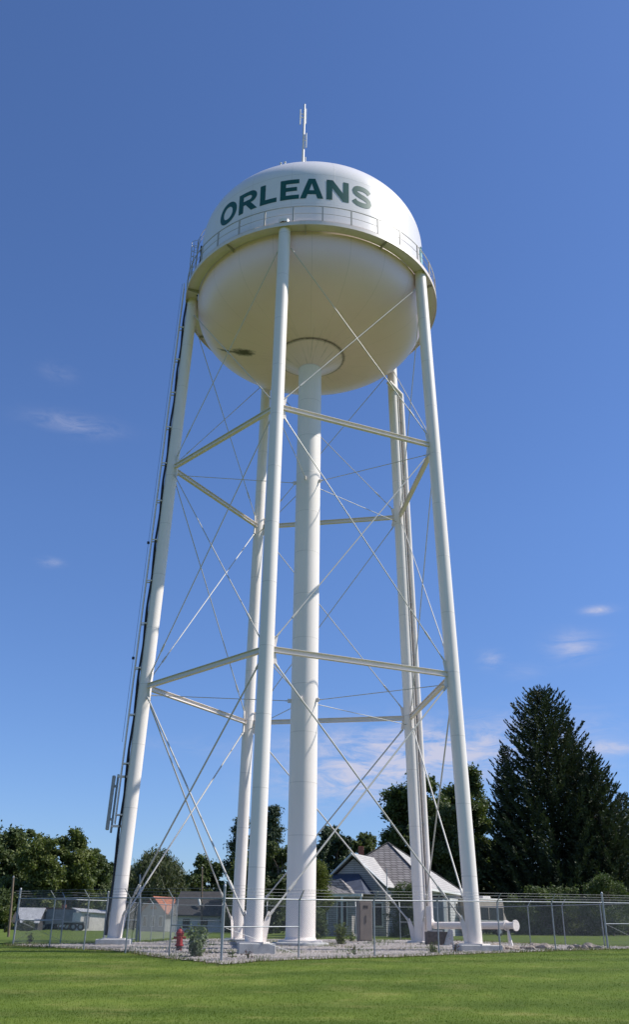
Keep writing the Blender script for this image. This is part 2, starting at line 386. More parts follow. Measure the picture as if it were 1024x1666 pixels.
for k,(ch,a0,a1) in span.items():
    w,polys=GLY[ch]; wrapmesh(polys,a0,a1,w,38.36,1.50,TR+.012,'painted_letter',M['green_letter'],tank)['label']='dark green painted letter '+ch
em=wrapmesh([[arcpts(.5,.5,.5,.5,0,2*PI*39/40,39)]],69,97,1,37.15,2.75,TR+.010,'painted_emblem',M['teal'],tank); em['label']='pale teal oval emblem on the right side of the tank'
ring=wrapmesh([[arcpts(.5,.5,.5,.5,0,2*PI*39/40,39),arcpts(.5,.5,.455,.465,0,2*PI*39/40,39)]],69,97,1,37.15,2.75,TR+.016,'emblem_border',M['green_letter'],em)
# lug marks round the emblem's rim, read in the photo as a row of dark characters
lg=[]
for k in range(26):
    a=PI/2+.25+k*(PI-.5)/25; x=.5+.40*math.cos(a); y=.5+.41*math.sin(a)
    lg.append([[(x-.018,y-.02),(x+.018,y-.02),(x+.018,y+.02),(x-.018,y+.02)]])
wrapmesh(lg,69,97,1,37.15,2.75,TR+.016,'emblem_characters',M['green_letter'],em)
# balcony
BR_=7.85
bal=MB().lathe([(TR+.02,35.98),(BR_,35.98),(BR_,36.0+.02),(BR_,35.74),(BR_-.03,35.74),(BR_-.03,35.94),(TR+.02,35.94)],120)
balc=bal.build('balcony',white_paint('balcony_paint',(.74,.66,.62),1.2),tw,smooth=30)
for k in range(40):
    a=ROT+k*2*PI/40; d=Vector((math.sin(a),-math.cos(a),0)); s_=Vector((math.cos(a),math.sin(a),0))
    mb=MB().prism([d*(TR+.02)+Vector((0,0,35.935))-s_*.012,d*(BR_-.035)+Vector((0,0,35.935))-s_*.012,d*(BR_-.035)+Vector((0,0,35.80))-s_*.012,d*(TR+.02)+Vector((0,0,35.66))-s_*.012],s_*.024) if k%4==1 else None
    if mb: mb.build('floor_bracket',M['rail'],balc)
def circ(r,z,a0=0,a1=2*PI,n=120): return [Vector((r*math.sin(a0+(a1-a0)*k/n),-r*math.cos(a0+(a1-a0)*k/n),z)) for k in range(n+1)]
RR=BR_-.03
rl=empty  # (handrail pieces are meshes below)
hr=MB().path(circ(RR,37.08),.028,6,False).build('top_rail',M['rail'],balc,smooth=60)
MB().path(circ(RR,36.55),.014,5,False).build('middle_rail',M['rail'],balc,smooth=60)
for k in range(30):
    a=ROT+.07+k*2*PI/30; d=Vector((math.sin(a),-math.cos(a),0))
    MB().box(d*RR+Vector((0,0,36.55)),(.075,.075,1.05),Matrix.Rotation(a,3,'Z')).build('baluster',M['rail'],balc)
# legs
lname=['front','right','back right','back left','left']
legs=[]
for i in range(5):
    P0=legp(i,ZB+.04);P1=legp(i,35.93)
    lg_=MB().path([P0.lerp(P1,t) for t in np.linspace(0,1,13)],LR,40).build('leg',M['leg'],tw,smooth=40)
    legs.append(lg_)
    c=legp(i,ZB)
    if i==0:
        MB().lathe([(0,36.28),(.27,36.28),(.31,36.24),(.31,36.0)],40,Vector((legp(0,36).x,legp(0,36).y,0))*1.03).build('leg_cap',M['leg'],lg_,smooth=40)
    a=ROT+i*2*PI/5; Mz=Matrix.Rotation(a,3,'Z')
    MB().box(c+Vector((0,0,.02)),(1.0,1.0,.05),Mz).build('base_plate',M['steel'],lg_)
    ax=(P1-P0).normalized()
    for lvl in (Z1,Z2):
        for sgn in (-1,1):
            q=legp((i+sgn)%5,lvl); p=legp(i,lvl); d=(q-p).normalized()
            g_=[p+d*.30+Vector((0,0,.62)),p+d*.52+Vector((0,0,.60)),p+d*.44+Vector((0,0,.14)),p+d*.75+Vector((0,0,.02)),p+d*.75-Vector((0,0,.02)),p+d*.44-Vector((0,0,.14)),p+d*.52-Vector((0,0,.60)),p+d*.30-Vector((0,0,.62))]
            n_=d.cross(Vector((0,0,1))).normalized()*.012
            MB().prism([v-n_ for v in g_],n_*2).build('gusset_plate',M['steel'],lg_)
    for sgn in (-1,1):
        q=legp((i+sgn)%5,ZB); p=legp(i,ZB); d=(q-p).normalized(); n_=d.cross(Vector((0,0,1))).normalized()*.015
        g_=[p+d*.28+Vector((0,0,.05)),p+d*.50+Vector((0,0,.05)),p+d*.68+Vector((0,0,1.02)),p+d*.56+Vector((0,0,1.10)),p+d*.28+Vector((0,0,.5))]
        MB().prism([v-n_ for v in g_],n_*2).build('foot_gusset',M['steel'],lg_)
# horizontal struts
for z in (Z1,Z2):
    for i in range(5):
        p=legp(i,z);q=legp((i+1)%5,z);d=(q-p).normalized()
        MB().beam(p+d*(LR-.01),q-d*(LR-.01),.24,.20).build('horizontal_strut',M['steel'],tw)
# rods
def rod(p,q,r,name='tie_rod',tb=True):
    p=Vector(p);q=Vector(q);L=(q-p).length;d=(q-p)/L
    mb=MB().tube(p,q,r,None,8)
    mb.tube(p-d*.02,p+d*.25,r*1.5,None,8)
    mb.tube(q-d*.25,q+d*.02,r*1.5,None,8)
    o=mb.build(name,M['rod'],tw,smooth=40)
    if tb:
        c=p+d*min(1.4,L*.2); MB().tube(c-d*.22,c+d*.22,r*1.75,None,8).build('turnbuckle',M['rod'],o,smooth=40)
for lo,hi,r in ((ZB+.95,Z1-.62,.038),(Z1+.62,Z2-.62,.027),(Z2+.62,34.6,.024)):
    for i in range(5):
        for a,b in ((i,(i+1)%5),((i+1)%5,i)):
            p=legp(a,lo);q=legp(b,hi);dh=(legp(b,lo)-p).normalized()
            off=dh.cross(Vector((0,0,1)))*(.045 if a==i else -.045)
            k1=.58 if lo<2 else .45; k2=.42
            rod(p+dh*k1+off,q-dh*k2+off,r)
# spokes
for z in (Z1-.42,Z2-.42):
    for i in range(5):
        p=legp(i,z);c=Vector((0,0,z-.0));d=(p-c);d.z=0;d.normalize()
        rod(c+d*(CR_+.03),p-d*(LR+.03),.020,'spoke_rod',False)
# riser column
col=MB().lathe([(CR_,.30),(CR_,31.53)],64).build('riser_column',M['column'],tw,smooth=40)
MB().lathe([(CR_+.005,.52),(CR_+.05,.42),(1.02,.40),(1.02,.32),(CR_,.32)],64).build('base_flange',M['steel'],col,smooth=40)
for z in (Z1-.42,Z2-.42):
    for i in range(5):
        a=ROT+i*2*PI/5; d=Vector((math.sin(a),-math.cos(a),0))
        MB().box(d*(CR_+.06)+Vector((0,0,z)),(.05,.22,.20),Matrix.Rotation(a,3,'Z')).build('rod_lug',M['steel'],col)
# ladder on the left leg
rad4=Vector((math.sin(ROT+8*PI/5),-math.cos(ROT+8*PI/5),0)); tan4=Vector((-rad4.y,rad4.x,0))
def lad(z,o,s): return legp(4,z)+rad4*(LR+o)+tan4*s
lz0=5.2
ladr=MB()
for s in (-.2,.2): ladr.tube(lad(lz0,.30,s),lad(37.1,.30,s),.028,None,6)
z=lz0+.2
while z<37: ladr.tube(lad(z,.30,-.2),lad(z,.30,.2),.012,None,5); z+=.30
ladder=ladr.build('leg_ladder',M['steel'],tw,smooth=40)
for z in np.arange(lz0+.4,35.6,2.35):
    mb=MB()
    Mq=Matrix.Rotation(math.atan2(rad4.y,rad4.x),3,'Z')
    mb.box(lad(z,.02,0)+Vector((0,0,0)),(.03,.34,.09),Mq)
    for s in (-.2,.2):
        mb.box((lad(z,.30,s)+lad(z,0,s*.6))/2,(.32,.06,.05),Mq)
    mb.build('ladder_bracket',M['steel'],ladder)
cb=MB()
for s,o,r in ((-.16,.06,.045),(-.02,.07,.05),(.12,.05,.035)):
    cb.path([lad(z,o+.03*math.sin(z*1.7+s*9),s) for z in np.linspace(.5,35.7,70)],r,6)
cb.build('antenna_cable',M['cable'],tw,smooth=60)
MB().path([lad(z,.46,-.1) for z in np.linspace(9,37.3,20)],.011,5).build('safety_cable',M['galv'],tw)
MB().box(lad(19.6,.46,-.1),(.12,.1,.12)).build('cable_guide',M['cable'],tw)
MB().box(lad(13.2,.46,-.1),(.12,.1,.12)).build('cable_guide',M['cable'],tw)
# panel antenna on the left leg
pa=MB(); zc=(4.95,7.35)
axs=(legp(4,10)-legp(4,0)).normalized(); mc=lad(6.15,.56,0)
Ma=Matrix((tan4,rad4,axs)).transposed()
pan=MB().box(mc+rad4*.06,(.30,.15,2.45),Ma).build('panel_antenna',M['antenna'],tw,bevel=.03)
MB().tube(mc-axs*1.35-rad4*.13,mc+axs*1.3-rad4*.13,.05,None,10).build('mounting_pole',M['galv'],pan,smooth=40)
for o in (-1.05,1.2):
    MB().box(mc+axs*o-rad4*.36,(.12,.52,.10),Ma).build('mounting_arm',M['steel'],pan)
for o in (-.75,.75):
    MB().box(mc+axs*o-rad4*.06,(.20,.16,.10),Ma).build('clamp',M['galv'],pan)
# tank ladder at left, with dark cables
a5=R(-83); d5=Vector((math.sin(a5),-math.cos(a5),0)); t5=Vector((math.cos(a5),math.sin(a5),0))
tl=MB(); pts=[(TR+.32,36.0),(TR+.32,38.8),(TR+.28,40.2)]+[((TR*math.cos(t)+.28*math.cos(t)),40.2+4.1*math.sin(t)+.28*math.sin(t)) for t in np.linspace(.1,1.1,8)]
for s in (-.22,.22): tl.path([d5*r+t5*s+Vector((0,0,z)) for r,z in pts],.026,6)
for k in range(16):
    z=36.3+k*.29; r=TR+.32-.0*k; tl.tube(d5*r-t5*.22+Vector((0,0,z)),d5*r+t5*.22+Vector((0,0,z)),.014,None,5)
tlo=tl.build('tank_ladder',M['rail'],tank,smooth=40)
cg=MB()
for k in range(7):
    z=37.9+k*.42
    cg.path([d5*(TR+.34+.36*math.sin(t))+t5*(.34*math.cos(t))+Vector((0,0,z)) for t in np.linspace(0,PI,9)],.016,4)
for t in (.5,1.2,1.95,2.6): cg.tube(d5*(TR+.34+.36*math.sin(t))+t5*(.34*math.cos(t))+Vector((0,0,37.9)),d5*(TR+.34+.36*math.sin(t))+t5*(.34*math.cos(t))+Vector((0,0,40.4)),.012,None,4)
cg.build('ladder_cage',M['rail'],tlo)
a6=R(-79.); d6=Vector((math.sin(a6),-math.cos(a6),0))
MB().path([d6*(TR+.07+.03*math.sin(k*2.))+Vector((0,0,35.9+.36*k)) for k in range(12)],.05,6).build('tank_cable',M['cable'],tank,smooth=60)
# roof mast
mb0=at(493.2,262,45.3); mxy=Vector((mb0.x-.0,.3,0))
mast=MB().path([mxy+Vector((0,0,43.9)),mxy+Vector((0,0,49)),mxy+Vector((.03,0,54.75))],[.12,.10,.06],10).build('roof_mast',M['steel'],tw,smooth=40)
def dip(z0,z1,off,rr=.04):
    e=MB(); off=Vector(off)
    e.tube(mxy+off+Vector((0,0,z0)),mxy+off+Vector((0,0,z1)),rr,None,8)
    e.tube(mxy+Vector((0,0,(z0+z1)/2)),mxy+off+Vector((0,0,(z0+z1)/2)),.035,None,6)
    e.tube(mxy+Vector((0,0,(z0+z1)/2+.35)),mxy+off+Vector((0,0,(z0+z1)/2+.35)),.03,None,6)
    e.build('mast_antenna',M['trim'],mast,smooth=40)
dip(52.6,54.1,(-.27,-.1,0)); dip(50.4,51.8,(.20,-.05,0)); dip(48.1,49.6,(.17,.08,0)); dip(45.3,47.0,(-.30,0,0),.05); dip(52.9,54.4,(.12,.1,0),.05)
for px_,py_ in ((457,265.5),(464,263.5)):      # stubby vents on the crown of the dome, just showing over its edge
    best=None
    for d_ in np.linspace(38,47,181):
        p=at(px_,py_+4,d_); r_=math.hypot(p.x,p.y)
        if r_<TR:
            gap=p.z-(40.2+4.1*math.sqrt(1-(r_/TR)**2))
            if best is None or gap<best[0]: best=(gap,p.x,p.y,40.2+4.1*math.sqrt(1-(r_/TR)**2))
    _,x_,y_,z_=best
    MB().lathe([(.04,z_-.1),(.04,z_+.10),(.07,z_+.10),(.07,z_+.14),(0,z_+.17)],12,(x_,y_,0)).build('roof_vent',M['trim'],tank,smooth=40)
# overflow pipe beside the back right leg
def ov(z): q=legp(2,z); return q+Vector((.54,.05,0))
zr=1.12; st=ov(zr+.35)
endp=at(829,1507,46.6); endp.z=1.14
hd=(endp-Vector((st.x,st.y,1.12))).normalized()
e0=Vector((st.x,st.y,1.12))
up=(ov(10)-ov(1)).normalized()
Pv=[ov(33.6)-Vector((.9,.8,0)),ov(33.1),ov(32),ov(20),ov(10),st]
Pv+= [e0+up*.35*(1-math.sin(t))+hd*.35*(1-math.cos(t)) for t in np.linspace(.25,PI/2,6)]+[endp]
ovp=MB().path(Pv,.165,20).build('overflow_pipe',M['steel'],tw,smooth=50)
MB().tube(endp-hd*.02,endp+hd*.40,.15,None,20).build('pipe_end',M['steel'],ovp,smooth=40)
MB().tube(endp+hd*.36,endp+hd*.43,.24,None,24).build('pipe_flange',M['steel'],ovp,smooth=40)
MB().tube(endp-hd*.2,endp-hd*.14,.23,None,24).build('pipe_flange',M['steel'],ovp,smooth=40)
sdv=hd.cross(Vector((0,0,1)))
stn=MB()
for s,o in ((-1,.35),(1,.35)):
    a=endp-hd*.1-Vector((0,0,.12)); f_=a+sdv*(.25*s)+hd*(.42 if s>0 else -.16); f_.z=g(f_.x,f_.y)-.02; stn.tube(a,f_,.05,.05,8)
stn.build('pipe_stand',M['steel'],ovp,smooth=40)
for z in (4,8,16,20,28): MB().box((ov(z)+legp(2,z))/2,(.6,.06,.1)).build('pipe_bracket',M['steel'],ovp)
cdp=MB().path([legp(2,z)+Vector((.30,-.22,0)) for z in (.9,10,20,33.5)],.035,8).build('conduit',M['steel'],tw,smooth=40)
MB().path([legp(2,z)+Vector((.37,-.10,0)) for z in (1.1,10,20,33.5)],.022,6).build('conduit',M['cable'],tw,smooth=40)
for z in np.arange(3,33,3.1): MB().box(legp(2,z)+Vector((.33,-.18,0)),(.14,.10,.06)).build('conduit_clamp',M['galv'],cdp)
q=legp(2,1.4)+Vector((.42,-.25,0)); MB().box(q+Vector((0,0,.05)),(.26,.2,1.15)).build('conduit_box',M['steel'],cdp,bevel=.01)
# ------------------------------------------------------------------ footings
def footing(c,size,rot,h,label):
    zt=c.z; zb=zt-h
    mb=MB().box(Vector((c.x,c.y,(zt+zb)/2)),(size[0],size[1],h),Matrix.Rotation(rot,3,'Z'))
    o=mb.build('concrete_footing',M['footing'],None,bevel=.025,loc=Vector((c.x,c.y,zb))); return tag(o,label,'footing','concrete footings under the tower')
lab=['white concrete footing under the front leg nearest the camera','white concrete footing under the right leg, beside the rocks','concrete footing under the back right leg by the overflow pipe','concrete footing under the back left leg, behind the front one','long white concrete footing under the left leg near the hydrant']
szs=[(1.35,1.2),(1.75,1.35),(1.4,1.3),(1.4,1.3),(1.5,1.4)]
for i in range(5):
    c=legp(i,ZB-.006); hh=ZB-min(g(c.x,c.y),g(c.x,c.y-.8))+.15
    footing(c+Vector((.1 if i in(0,1) else 0,0,0)),szs[i],[.12,.12,ROT,ROT,.1][i],hh,lab[i])
o=MB().lathe([(0,.315),(1.25,.315),(1.3,.29),(1.3,.0)],48).build('concrete_footing',M['footing'],None,smooth=40,loc=Vector((0,0,0))); tag(o,'round concrete footing under the central riser column','footing','concrete footings under the tower')
# ------------------------------------------------------------------ ground
def axis(segs):
    out=[segs[0][0]]
    for a,b,s in segs:
        n=max(1,round((b-a)/s)); out+=[a+(b-a)*k/n for k in range(1,n+1)]
    return np.array(out)
xs=axis([(-2500,-300,200),(-300,-60,30),(-60,-24,2),(-24,24,.5),(24,60,2),(60,300,30),(300,2500,200)])
ys=axis([(-300,-60,40),(-60,-27,1.5),(-27,22,.5),(22,110,3),(110,300,20),(300,3000,200)])
def grid(xs,ys,zf):
    V=np.array([(x,y,zf(x,y)) for y in ys for x in xs]); nx=len(xs)
    i=np.arange(len(ys)-1)[:,None]*nx+np.arange(nx-1)[None,:]; i=i.ravel()
    return V,np.stack([i,i+1,i+1+nx,i+nx],1)
def gg(x,y):
    d=y+45
    return g(x,y)-0.012
def lawnmat(name,blade=False):
    m,nt,b=newmat(name)
    v=coord(nt); big=noise(nt,v,.12,4); mid=noise(nt,v,.9,5,.65); fine=noise(nt,coord(nt,(1,.45,1)),9,6,.8)
    c1=ramp(nt,math_(nt,'ADD',math_(nt,'MULTIPLY',mid,.68),math_(nt,'MULTIPLY',fine,.32)),[(.30,(.050,.080,.009)),(.5,(.071,.107,.013)),(.70,(.104,.140,.022))])
    dry=ramp(nt,noise(nt,coord(nt,(1,2.2,1)),.45,6,.7),[(.52,(0,0,0)),(.72,(1,1,1))])
    c2=mixc(nt,math_(nt,'MULTIPLY',dry,.5),c1,(.20,.19,.06))
    wv=nt.nodes.new('ShaderNodeTexWave'); wv.wave_type='BANDS'; wv.bands_direction='Y'; wv.inputs['Scale'].default_value=.10; wv.inputs['Distortion'].default_value=2.5; wv.inputs['Detail'].default_value=3; wv.inputs['Detail Scale'].default_value=.3
    nt.links.new(coord(nt,(1,1,1),'Object',(0,0,R(-12))),wv.inputs['Vector'])
    c3=mixc(nt,math_(nt,'MULTIPLY',wv.outputs['Fac'],.85),c2,mixc(nt,1.,c2,(1.5,1.4,1.5),'MULTIPLY'))
    c3=mixc(nt,ramp(nt,big,[(.35,(0,0,0)),(.7,(.7,.7,.7))]),c3,mixc(nt,1.,c3,(.70,.78,.7),'MULTIPLY'))
    nt.links.new(c3,b.inputs['Base Color']); b.inputs['Roughness'].default_value=.9; b.inputs['Specular IOR Level'].default_value=.15
    if blade:
        c3=mixc(nt,1.,c3,(1.3,1.3,1.3),'MULTIPLY'); nt.links.new(c3,b.inputs['Base Color'])
        tr=nt.nodes.new('ShaderNodeBsdfTranslucent'); nt.links.new(c3,tr.inputs['Color']); mx=nt.nodes.new('ShaderNodeMixShader'); mx.inputs[0].default_value=.55
        nt.links.new(b.outputs[0],mx.inputs[1]); nt.links.new(tr.outputs[0],mx.inputs[2]); nt.links.new(mx.outputs[0],nt.nodes['Material Output'].inputs['Surface'])
    else: bump(nt,b,fine,.22,.03)
    return m
M['lawn']=lawnmat('lawn_grass'); M['blade']=lawnmat('lawn_blades',True)
V,Q=grid(xs,ys,gg); lawn=npmesh('lawn',V,Q,M['lawn'],None,Vector((0,0,0))); tag(lawn,kind='structure'); lawn.data.polygons.foreach_set('use_smooth',[True]*len(lawn.data.polygons))
# enclosure corners (x, distance)
def pxof(p):
    v=Vector((p.x,p.y,g(p.x,p.y)))-CAM; return 512+F*v.dot(_r2)/v.dot(_fw)
def flat(px,d): p=gp(px,d); return Vector((p.x,p.y,0))
C0=flat(360,32); CRt=flat(1056,44.5); CBR=flat(724,61); CBL=flat(285,60); CL2=flat(168,47); CL=flat(21,43)
def kline(px,a,b_):
    lo,hi=0.,1.; up=pxof(b_)>pxof(a)
    for _ in range(30):
        m_=(lo+hi)/2; q=a.lerp(b_,m_)
        if (pxof(q)<px)==up: lo=m_
        else: hi=m_
    return a.lerp(b_,lo)
near_r=[C0]+[kline(p,C0,CRt) for p in (486,610,715,815,905,990)]+[CRt]
near_l=[C0]+[kline(p,C0,CL) for p in (275,204,136,80)]+[CL]
# gravel pad
gm,nt,b=newmat('gravel')
v=coord(nt); vo=nt.nodes.new('ShaderNodeTexVoronoi'); vo.inputs['Scale'].default_value=16; nt.links.new(v,vo.inputs['Vector'])
n=noise(nt,v,.7,6,.7); gc=ramp(nt,vo.outputs['Color'],[(.2,(.14,.125,.12)),(.5,(.27,.245,.235)),(.85,(.46,.42,.40))])
gc=mixc(nt,ramp(nt,n,[(.45,(0,0,0)),(.7,(.65,.65,.65))]),gc,(.20,.155,.115))
gc=mixc(nt,ramp(nt,noise(nt,coord(nt,(1,1.6,1)),.45,6,.72),[(.58,(0,0,0)),(.64,(.8,.8,.8))]),gc,(.075,.09,.03))
nt.links.new(gc,b.inputs['Base Color']); b.inputs['Roughness'].default_value=.95; bump(nt,b,vo.outputs['Distance'],.8,.04); M['gravel']=gm
P2=flat
gpoly=[P2(205,36.9),P2(225,35.4),P2(262,33.4),P2(300,32.2),P2(340,31.3),P2(362,31.0),P2(400,31.5),P2(440,32.3),P2(486,33.1),P2(550,34.0),P2(610,34.8),P2(680,35.8),P2(715,36.6),P2(770,37.6),P2(830,38.9),P2(905,40.8),P2(990,42.3),CRt+Vector((.8,-.5,0)),CRt.lerp(CBR,.4),CBR+Vector((.2,-1,0)),Vector((0,15.2,0)),CBL+Vector((.8,-1,0)),CL2.lerp(CBL,.3)+Vector((1.2,0,0)),Vector((-9.9,-.6,0)),CL+Vector((.2,.5,0)),CL+Vector((-.3,-.3,0)),flat(80,40.6),flat(140,38.9)]
cen=Vector((1,-1,0))
bd=[]
for i,a in enumerate(gpoly):
    b2=gpoly[(i+1)%len(gpoly)]; n=max(2,int((b2-a).length/.12))
    for k in range(n):
        p=a.lerp(b2,k/n); d=(p-cen).normalized()
        w=.10*math.sin(p.x*3.1+p.y*2.2)+.07*math.sin(p.x*8.7-p.y*6.1)+random.uniform(-.07,.07)
        bd.append(p+d*w)
mb=MB(); nb=len(bd); K=26; V=[];Fq=[]
for k in range(K):
    s=((k+1)/K)**.75
    for p in bd:
        q=cen.lerp(p,s); V.append((q.x,q.y,g(q.x,q.y)+.008))
V.append((cen.x,cen.y,g(cen.x,cen.y)+.008))
for k in range(K-1):
    for i in range(nb): j=(i+1)%nb; Fq.append((k*nb+i,k*nb+j,(k+1)*nb+j,(k+1)*nb+i))
for i in range(nb): Fq.append((K*nb,(i+1)%nb,i))
mb.add(V,Fq); o=mb.build('gravel_pad',M['gravel'],None,loc=Vector((0,0,0)),smooth=60); tag(o,kind='structure')
def inpoly(x,y,poly):
    c=False;n=len(poly)
    for i in range(n):
        a=poly[i];b_=poly[i-1]
        if (a.y>y)!=(b_.y>y) and x<(b_.x-a.x)*(y-a.y)/(b_.y-a.y)+a.x:c=not c
    return c
# loose stones
def blades(N,pts,h,w,lean,mat,name,label,cat=None):
    pass
def stones():
    P=[]
    while len(P)<9000:
        x=random.uniform(-13,16);y=random.uniform(-14.2,14)
        if random.random()<.55: y=random.uniform(-14.2,-4)
        if inpoly(x,y,gpoly): P.append((x,y,g(x,y)+.01))
    P=np.array(P);n=len(P);s=rng.uniform(.018,.05,n)
    base=np.array([(1,0,0),(-.5,.87,0),(-.5,-.87,0),(.1,.05,.9)])
    a=rng.uniform(0,2*PI,n);ca,sa=np.cos(a),np.sin(a)
    V=np.zeros((n,4,3))
    for k in range(4):
        bx,by,bz=base[k]; V[:,k,0]=P[:,0]+(bx*ca-by*sa)*s*rng.uniform(.7,1.3,n); V[:,k,1]=P[:,1]+(bx*sa+by*ca)*s; V[:,k,2]=P[:,2]+bz*s*rng.uniform(.6,1.1,n)
    i=np.arange(n)*4; Q=np.concatenate([np.stack([i,i+1,i+3],1),np.stack([i+1,i+2,i+3],1),np.stack([i+2,i,i+3],1)])
    o=npmesh('loose_gravel',V.reshape(-1,3),Q,M['stone'],None,Vector((0,0,0))); tag(o,'pale crushed stone strewn over the pad under the tower','gravel',kind='stuff')
stones()
def grassblades(P,hmin,hmax,w,mat,name,label):
    P=np.array(P);n=len(P);a=rng.uniform(0,2*PI,n);h=rng.uniform(hmin,hmax,n);ww=w*rng.uniform(.6,1.3,n)
    dx,dy=np.cos(a)*ww/2,np.sin(a)*ww/2; l=rng.normal(0,.35,(n,2))*h[:,None]
    V=np.zeros((n,3,3)); V[:,0]=P+np.stack([dx,dy,0*dx],1); V[:,1]=P-np.stack([dx,dy,0*dx],1); V[:,2]=P+np.stack([l[:,0],l[:,1],h],1)
    i=np.arange(n)*3
    o=npmesh(name,V.reshape(-1,3),np.stack([i,i+1,i+2],1),mat,None,Vector((0,0,0))); tag(o,label,'grass',kind='stuff')
P=[]
while len(P)<130000:
    d=17.5+ (random.random()**1.1)*28; x=.156+random.uniform(-.345,.345)*d; y=d-45
    if not inpoly(x,y,gpoly): P.append((x,y,g(x,y)-.015))
grassblades(P,.014,.042,.011,M['blade'],'mown_grass','short mown green grass of the lawn in front of the fence')
P=[];Pd=[]
for k in range(16):
    for p in bd:
        if p.y<2 or random.random()<.4:
            d=(p-cen).normalized(); s=random.gauss(.0,.16); q=p+d*s+Vector((random.uniform(-.06,.06),random.uniform(-.06,.06),0))
            (Pd if random.random()<.5 else P).append((q.x,q.y,g(q.x,q.y)-.01))
for k in range(190):   # tufts growing through the gravel
    x=random.uniform(-12,15);y=random.uniform(-12,14)
    if inpoly(x,y,gpoly):
        for j in range(45):
            q=(x+random.gauss(0,.3),y+random.gauss(0,.14)); (P if k%3 else Pd).append((q[0],q[1],g(*q)))
grassblades(P,.05,.16,.02,M['tuft'],'long_grass','longer unmown grass along the fence line and gravel edge')
grassblades(Pd,.04,.13,.02,M['tuftdry'],'dry_grass','straw coloured dry grass along the edge of the gravel')
# ------------------------------------------------------------------ fence
HF=1.83
fen=empty('chain_link_fence',(C0.x,C0.y,g(C0.x,C0.y)),'galvanised chain link fence with barbed wire on top, enclosing the tower','fence')
def G3(p,h=0): return Vector((p.x,p.y,g(p.x,p.y)+h))
def post(p,out,term=False,arm=True,hx=0):
    r=.042 if term else .028; hh=2.22+hx if term else HF
    po=MB().tube(G3(p,-.1),G3(p,hh),r,None,12).build('post',M['galv'],fen,smooth=40)
    if term: MB().lathe([(0,hh+.05),(r*.8,hh+.03),(r*1.15,hh),(r*1.15,hh-.05)],12,Vector((p.x,p.y,g(p.x,p.y)))).build('post_cap',M['galv'],po,smooth=40)
    elif arm:
        e=G3(p,HF+.30)+out*.26
        MB().tube(G3(p,HF-.02),e,.024,.016,8).build('barb_arm',M['galv'],po,smooth=40)
def barb(p,q,o1,o2):
    mb=MB()
    for k in (.35,.68,1.):
        a=G3(p,HF+.30*k)+o1*.26*k;b_=G3(q,HF+.30*k)+o2*.26*k; mb.tube(a,b_,.0045,None,4,False)
        L=(b_-a).length
        for j in range(int(L/.13)):
            c=a.lerp(b_,(j+.5)*.13/L); mb.tube(c+Vector((random.uniform(-.02,.02),0,-.022)),c+Vector((0,random.uniform(-.02,.02),.022)),.0025,None,3,False)
    mb.build('barbed_wire',M['wire'],fen,fixn=False)
def mesh_panel(p,q):
    L=(q-p).length; H=HF-.04; z0=.03; mb=MB(); pitch=.0726; V=[];Fc=[]
    def pt(u,h): 
        x=p.lerp(q,u/L); return Vector((x.x,x.y,g(x.x,x.y)+z0+h))
    nrm=(q-p).normalized().cross(Vector((0,0,1)))
    for sgn in (1,-1):
        u=-H
        while u<L:
            a=max(0,u);b_=min(L,u+H)
            if b_-a>.01:
                ha,hb=a-u,b_-u
                if sgn<0: ha,hb=H-ha,H-hb
                A=pt(a,ha);B=pt(b_,hb);d=(B-A).normalized();n1=nrm*.0021;n2=d.cross(nrm).normalized()*.0021
                k=len(V); V+=[A+n1,A-n1*.5+n2*.87,A-n1*.5-n2*.87,B+n1,B-n1*.5+n2*.87,B-n1*.5-n2*.87]
                Fc+=[(k,k+1,k+4,k+3),(k+1,k+2,k+5,k+4),(k+2,k,k+3,k+5)]
            u+=pitch
    mb.add(V,Fc); mb.build('chain_link_mesh',M['wire'],fen,fixn=False)
def run(pts,out,skipbarb=False,midr=(),terms=()):
    for i in range(len(pts)-1):
        p,q=pts[i],pts[i+1]
        MB().tube(G3(p,HF),G3(q,HF),.021,None,8).build('top_rail',M['galv'],fen,smooth=40)
        mesh_panel(p,q); 
        if not skipbarb: barb(p,q,out,out)
        if i in midr: MB().tube(G3(p,.98),G3(q,.98),.018,None,8).build('brace_rail',M['galv'],fen,smooth=40)
        if i in midr: MB().tube(G3(p,.98),G3(q,.12),.006,None,5).build('truss_rod',M['galv'],fen)
    for i,p in enumerate(pts[1:-1]): post(p,out,term=(i+1) in terms)
oR=Vector((.57,-.82,0)); oL=Vector((-.73,-.68,0))
run(near_r,oR,midr=(0,6),terms=(6,)); run(near_l,oL,midr=(0,4))
def divide(a,b_,n): return [a.lerp(b_,k/n) for k in range(n+1)]
run(divide(CRt,CBR,6),Vector((.92,.39,0)))
run(divide(CBR,CBL,6),Vector((0,1,0)),midr=(0,5))
run([CL,CL.lerp(CL2,.5),CL2],Vector((-.83,.56,0)),midr=(0,))
# gate between CL2 and CBL
gl=divide(CL2,CBL,5); run(gl[2:],Vector((-.99,.14,0)))
for p in (C0,CRt,CBR,CBL,CL,CL2): post(p,oR,term=True)
post(gl[2],oL,term=True,hx=-.1)
gat=MB()
a,b_=gl[0].lerp(gl[2],.03),gl[0].lerp(gl[2],.97)
for h in (.12,1.0,1.83): gat.tube(G3(a,h),G3(b_,h),.022,None,8)
for p in (a,gl[1],b_): gat.tube(G3(p,.12),G3(p,1.83),.022,None,8)
gat.tube(G3(a,.12),G3(b_,1.8),.014,None,6)
gt=gat.build('gate',M['galv'],fen,smooth=40); mesh_panel(a,b_)
